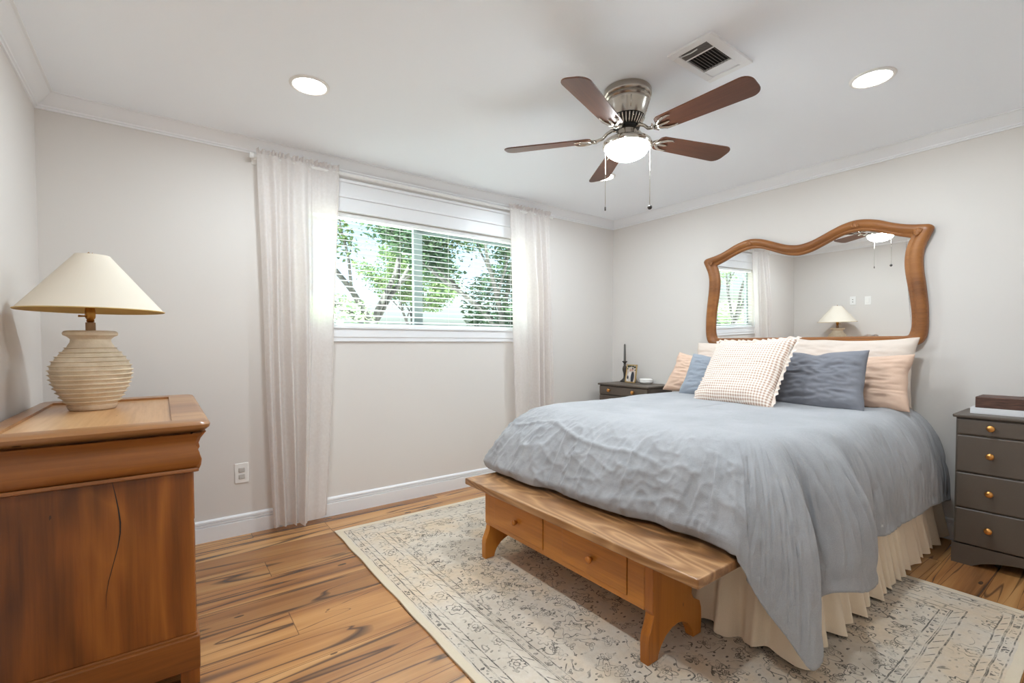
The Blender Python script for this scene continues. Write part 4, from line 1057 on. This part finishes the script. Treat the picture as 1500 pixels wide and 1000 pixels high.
for k in range(5):
    a = radians(FA + 72 * k); R = Matrix.Translation((FX, FY, 0)) @ Matrix.Rotation(a, 4, 'Z')
    pit = Matrix.Rotation(radians(-12), 4, 'X')
    # blade
    out = []
    r0, r1, w0, w1 = .175, .630, .052, .066
    for i in range(7):
        t = -pi / 2 + pi * i / 6; out.append((r0 + .022 - .022 * cos(t), w0 * sin(t)))
    right = []
    rr = .045
    for i in range(7):
        t = pi / 2 * i / 6; right.append((r1 - rr + rr * cos(t), w1 - rr + rr * sin(t)))
    poly = [(x, y) for x, y in out[::1]][:0]
    poly = [(r0 + .022, -w0)] + [(r1 - rr + rr * sin(t), -w1 + rr - rr * cos(t)) for t in np.linspace(0, pi / 2, 7)] + right + [(r0 + .022, w0), (r0 + .006, w0 * .8), (r0, w0 * .4), (r0, -w0 * .4), (r0 + .006, -w0 * .8)]
    bm = B(); prism(bm, poly, 'z', -.003, .003)
    # the wood grain follows each blade: mesh stays along x, the object carries the turn
    Mb = R @ Matrix.Translation((0, 0, 2.212)) @ pit
    me = bpy.data.meshes.new('blade'); bmesh.ops.bevel(bm, geom=bm.edges[:], offset=.0012, segments=1, affect='EDGES'); bm.to_mesh(me); bm.free(); me.materials.append(M_BLADE)
    o = bpy.data.objects.new('blade', me); C.objects.link(o); o.parent = fan
    o.matrix_basis = Matrix.Translation(-fan.location) @ Mb
    # blade iron: curved arm and a three-leaf plate
    bm = B(); Ri = Matrix.Translation((0, 0, 2.212)) @ pit
    arm = [Vector((.052, 0, 2.252)), Vector((.075, .004, 2.250)), Vector((.098, .008, 2.236)), Vector((.12, .006, 2.215)), Vector((.150, 0, 2.207)), Vector((.176, 0, 2.206))]
    tube(bm, arm, [.010, .009, .008, .008, .009, .010], 10)
    def leafc(pts, w):
        tube(bm, [Ri @ Vector((x, y, -.0075)) for x, y in pts], w, 8)
    leafc([(.168, 0), (.190, .022), (.215, .036), (.245, .040), (.262, .036)], [.008, .008, .007, .005, .002])
    leafc([(.168, 0), (.190, -.022), (.215, -.036), (.245, -.040), (.262, -.036)], [.008, .008, .007, .005, .002])
    leafc([(.160, 0), (.195, 0), (.225, 0), (.240, 0)], [.009, .007, .006, .003])
    leafc([(.165, .03), (.158, .016), (.155, 0), (.158, -.016), (.165, -.03)], [.003, .006, .009, .006, .003])
    bmesh.ops.transform(bm, matrix=R, verts=bm.verts)
    obj('blade_iron', bm, M_NICKEL_BRIGHT, o.parent, True)
for px, py, zb_, ball in ((1.806, 1.640, 1.872, 0), (1.938, 1.470, 1.862, 1)):
    bm = B(); tube(bm, [(px, py, 2.168), (px, py, zb_)], .0013, 6); ch = obj('pull_chain', bm, M_NICKEL_BRIGHT, fan, True)
    bm = B()
    if ball:
        r = bmesh.ops.create_uvsphere(bm, u_segments=16, v_segments=10, radius=.0115)
        bmesh.ops.translate(bm, verts=r['verts'], vec=(px, py, zb_ - .010))
    else:
        lathe(bm, [(.002, zb_), (.004, zb_ - .003), (.004, zb_ - .018), (.002, zb_ - .021)], (px, py, 0), 12)
    obj('pull_knob', bm, M_IRON, ch, True)

# ------------------------------------------------------------------ recessed lights and vent
def downlight(label, x, y):
    t = thing('recessed_light', label, 'ceiling light', (x, y, H), 'recessed ceiling lights')
    bm = B(); lathe(bm, [(.074, H - .002), (.076, H - .007), (.084, H - .008), (.091, H - .004), (.092, H)], (x, y, 0), 48, cap=False); obj('trim_ring', bm, M_WHITE, t, True)
    bm = B(); lathe(bm, [(.0755, H - .004), (.0005, H - .0045)], (x, y, 0), 48, cap=False); obj('lens', bm, M_LENS, t)
    ld = bpy.data.lights.new('lamp_light', 'AREA'); ld.shape = 'DISK'; ld.size = .14; ld.energy = LAMP_W; ld.color = (.80, .92, 1.0); ld.spread = radians(180)
    lo = bpy.data.objects.new('lamp_light', ld); C.objects.link(lo); lo.parent = t; lo.location = (0, 0, -.012)
    return t
dl = downlight('round recessed ceiling light above the dresser side of the window', .600, 2.452)
downlight('round recessed ceiling light on the far side of the vent from the fan', 2.731, .802)
downlight('round recessed ceiling light partly hidden behind a fan blade tip', 2.690, 2.464)
downlight('round recessed ceiling light overhead near the camera', .600, .802)

vt = thing('ceiling_vent', 'white rectangular air vent with dark louvres in the ceiling', 'vent', (1.97, 1.17, H))
vx0, vx1, vy0, vy1 = 1.795, 2.135, 1.070, 1.275
bm = B()
for a, b, c, d_ in ((vx0, 1.832, vy0, vy1), (2.104, vx1, vy0, vy1), (1.832, 2.104, vy0, 1.112), (1.832, 2.104, 1.243, vy1), (1.884, 1.893, 1.112, 1.243), (2.030, 2.043, 1.112, 1.243)):
    box(bm, a, b, c, d_, H - .011, H, .002)
obj('grille_frame', bm, M_VENT, vt)
bm = B(); box(bm, 1.83, 2.045, 1.11, 1.245, H - .0015, H); obj('duct_opening', bm, M_BLACK, vt)
bm = B()
for k in range(6):
    x = 1.838 + k * .0085; prism(bm, [(x, H - .010), (x + .003, H - .010), (x + .006, H - .002), (x + .003, H - .002)], 'y', 1.113, 1.242)
for k in range(9):
    y = 1.116 + k * .0142; prism(bm, [(y, H - .010), (y + .002, H - .010), (y + .009, H - .002), (y + .007, H - .002)], 'x', 1.893, 2.030)
obj('louvres', bm, M_VENTFIN, vt)
bm = B(); prism(bm, [(2.043, H - .009), (2.104, H - .004), (2.104, H - .001), (2.043, H - .001)], 'y', 1.113, 1.242); obj('closed_flap', bm, M_VENT, vt)
bm = B(); tube(bm, [(1.822, 1.225, H - .013), (1.835, 1.235, H - .016), (1.842, 1.19, H - .016), (1.842, 1.16, H - .014)], .0028, 6); obj('damper_lever', bm, M_VENT, vt, True)

# ------------------------------------------------------------------ wall fittings
ol = thing('wall_outlet', 'white double outlet low on the wall left of the curtain', 'outlet', (.383, YW, .383))
bm = B(); box(bm, .345, .421, YW - .006, YW, .322, .446, .003, 2); obj('cover_plate', bm, M_WHITE, ol)
for z in (.362, .404):
    bm = B(); box(bm, .366, .400, YW - .010, YW - .005, z - .014, z + .014, .004, 3); rc = obj('receptacle', bm, M_GREY_PLASTIC, ol)
sp = thing('cable_plate', 'white cable jack plate on the left wall, nearer the window', 'wall plate', (XL, 2.545, 1.625))
bm = B(); box(bm, XL, XL + .006, 2.507, 2.583, 1.565, 1.685, .003, 2); obj('cover_plate', bm, M_WHITE, sp)
for z in (1.607, 1.642):
    bm = B(); tube(bm, [(XL + .005, 2.545, z), (XL + .012, 2.545, z)], .005, 12); obj('jack', bm, M_NICKEL, sp, True)
sp = thing('power_plate', 'white outlet plate on the left wall, farther from the window', 'wall plate', (XL, 2.364, 1.615))
bm = B(); box(bm, XL, XL + .006, 2.326, 2.402, 1.555, 1.675, .003, 2); obj('cover_plate', bm, M_WHITE, sp)
bm = B(); box(bm, XL + .005, XL + .010, 2.347, 2.381, 1.581, 1.649, .003, 2); obj('receptacle', bm, M_WHITE, sp)
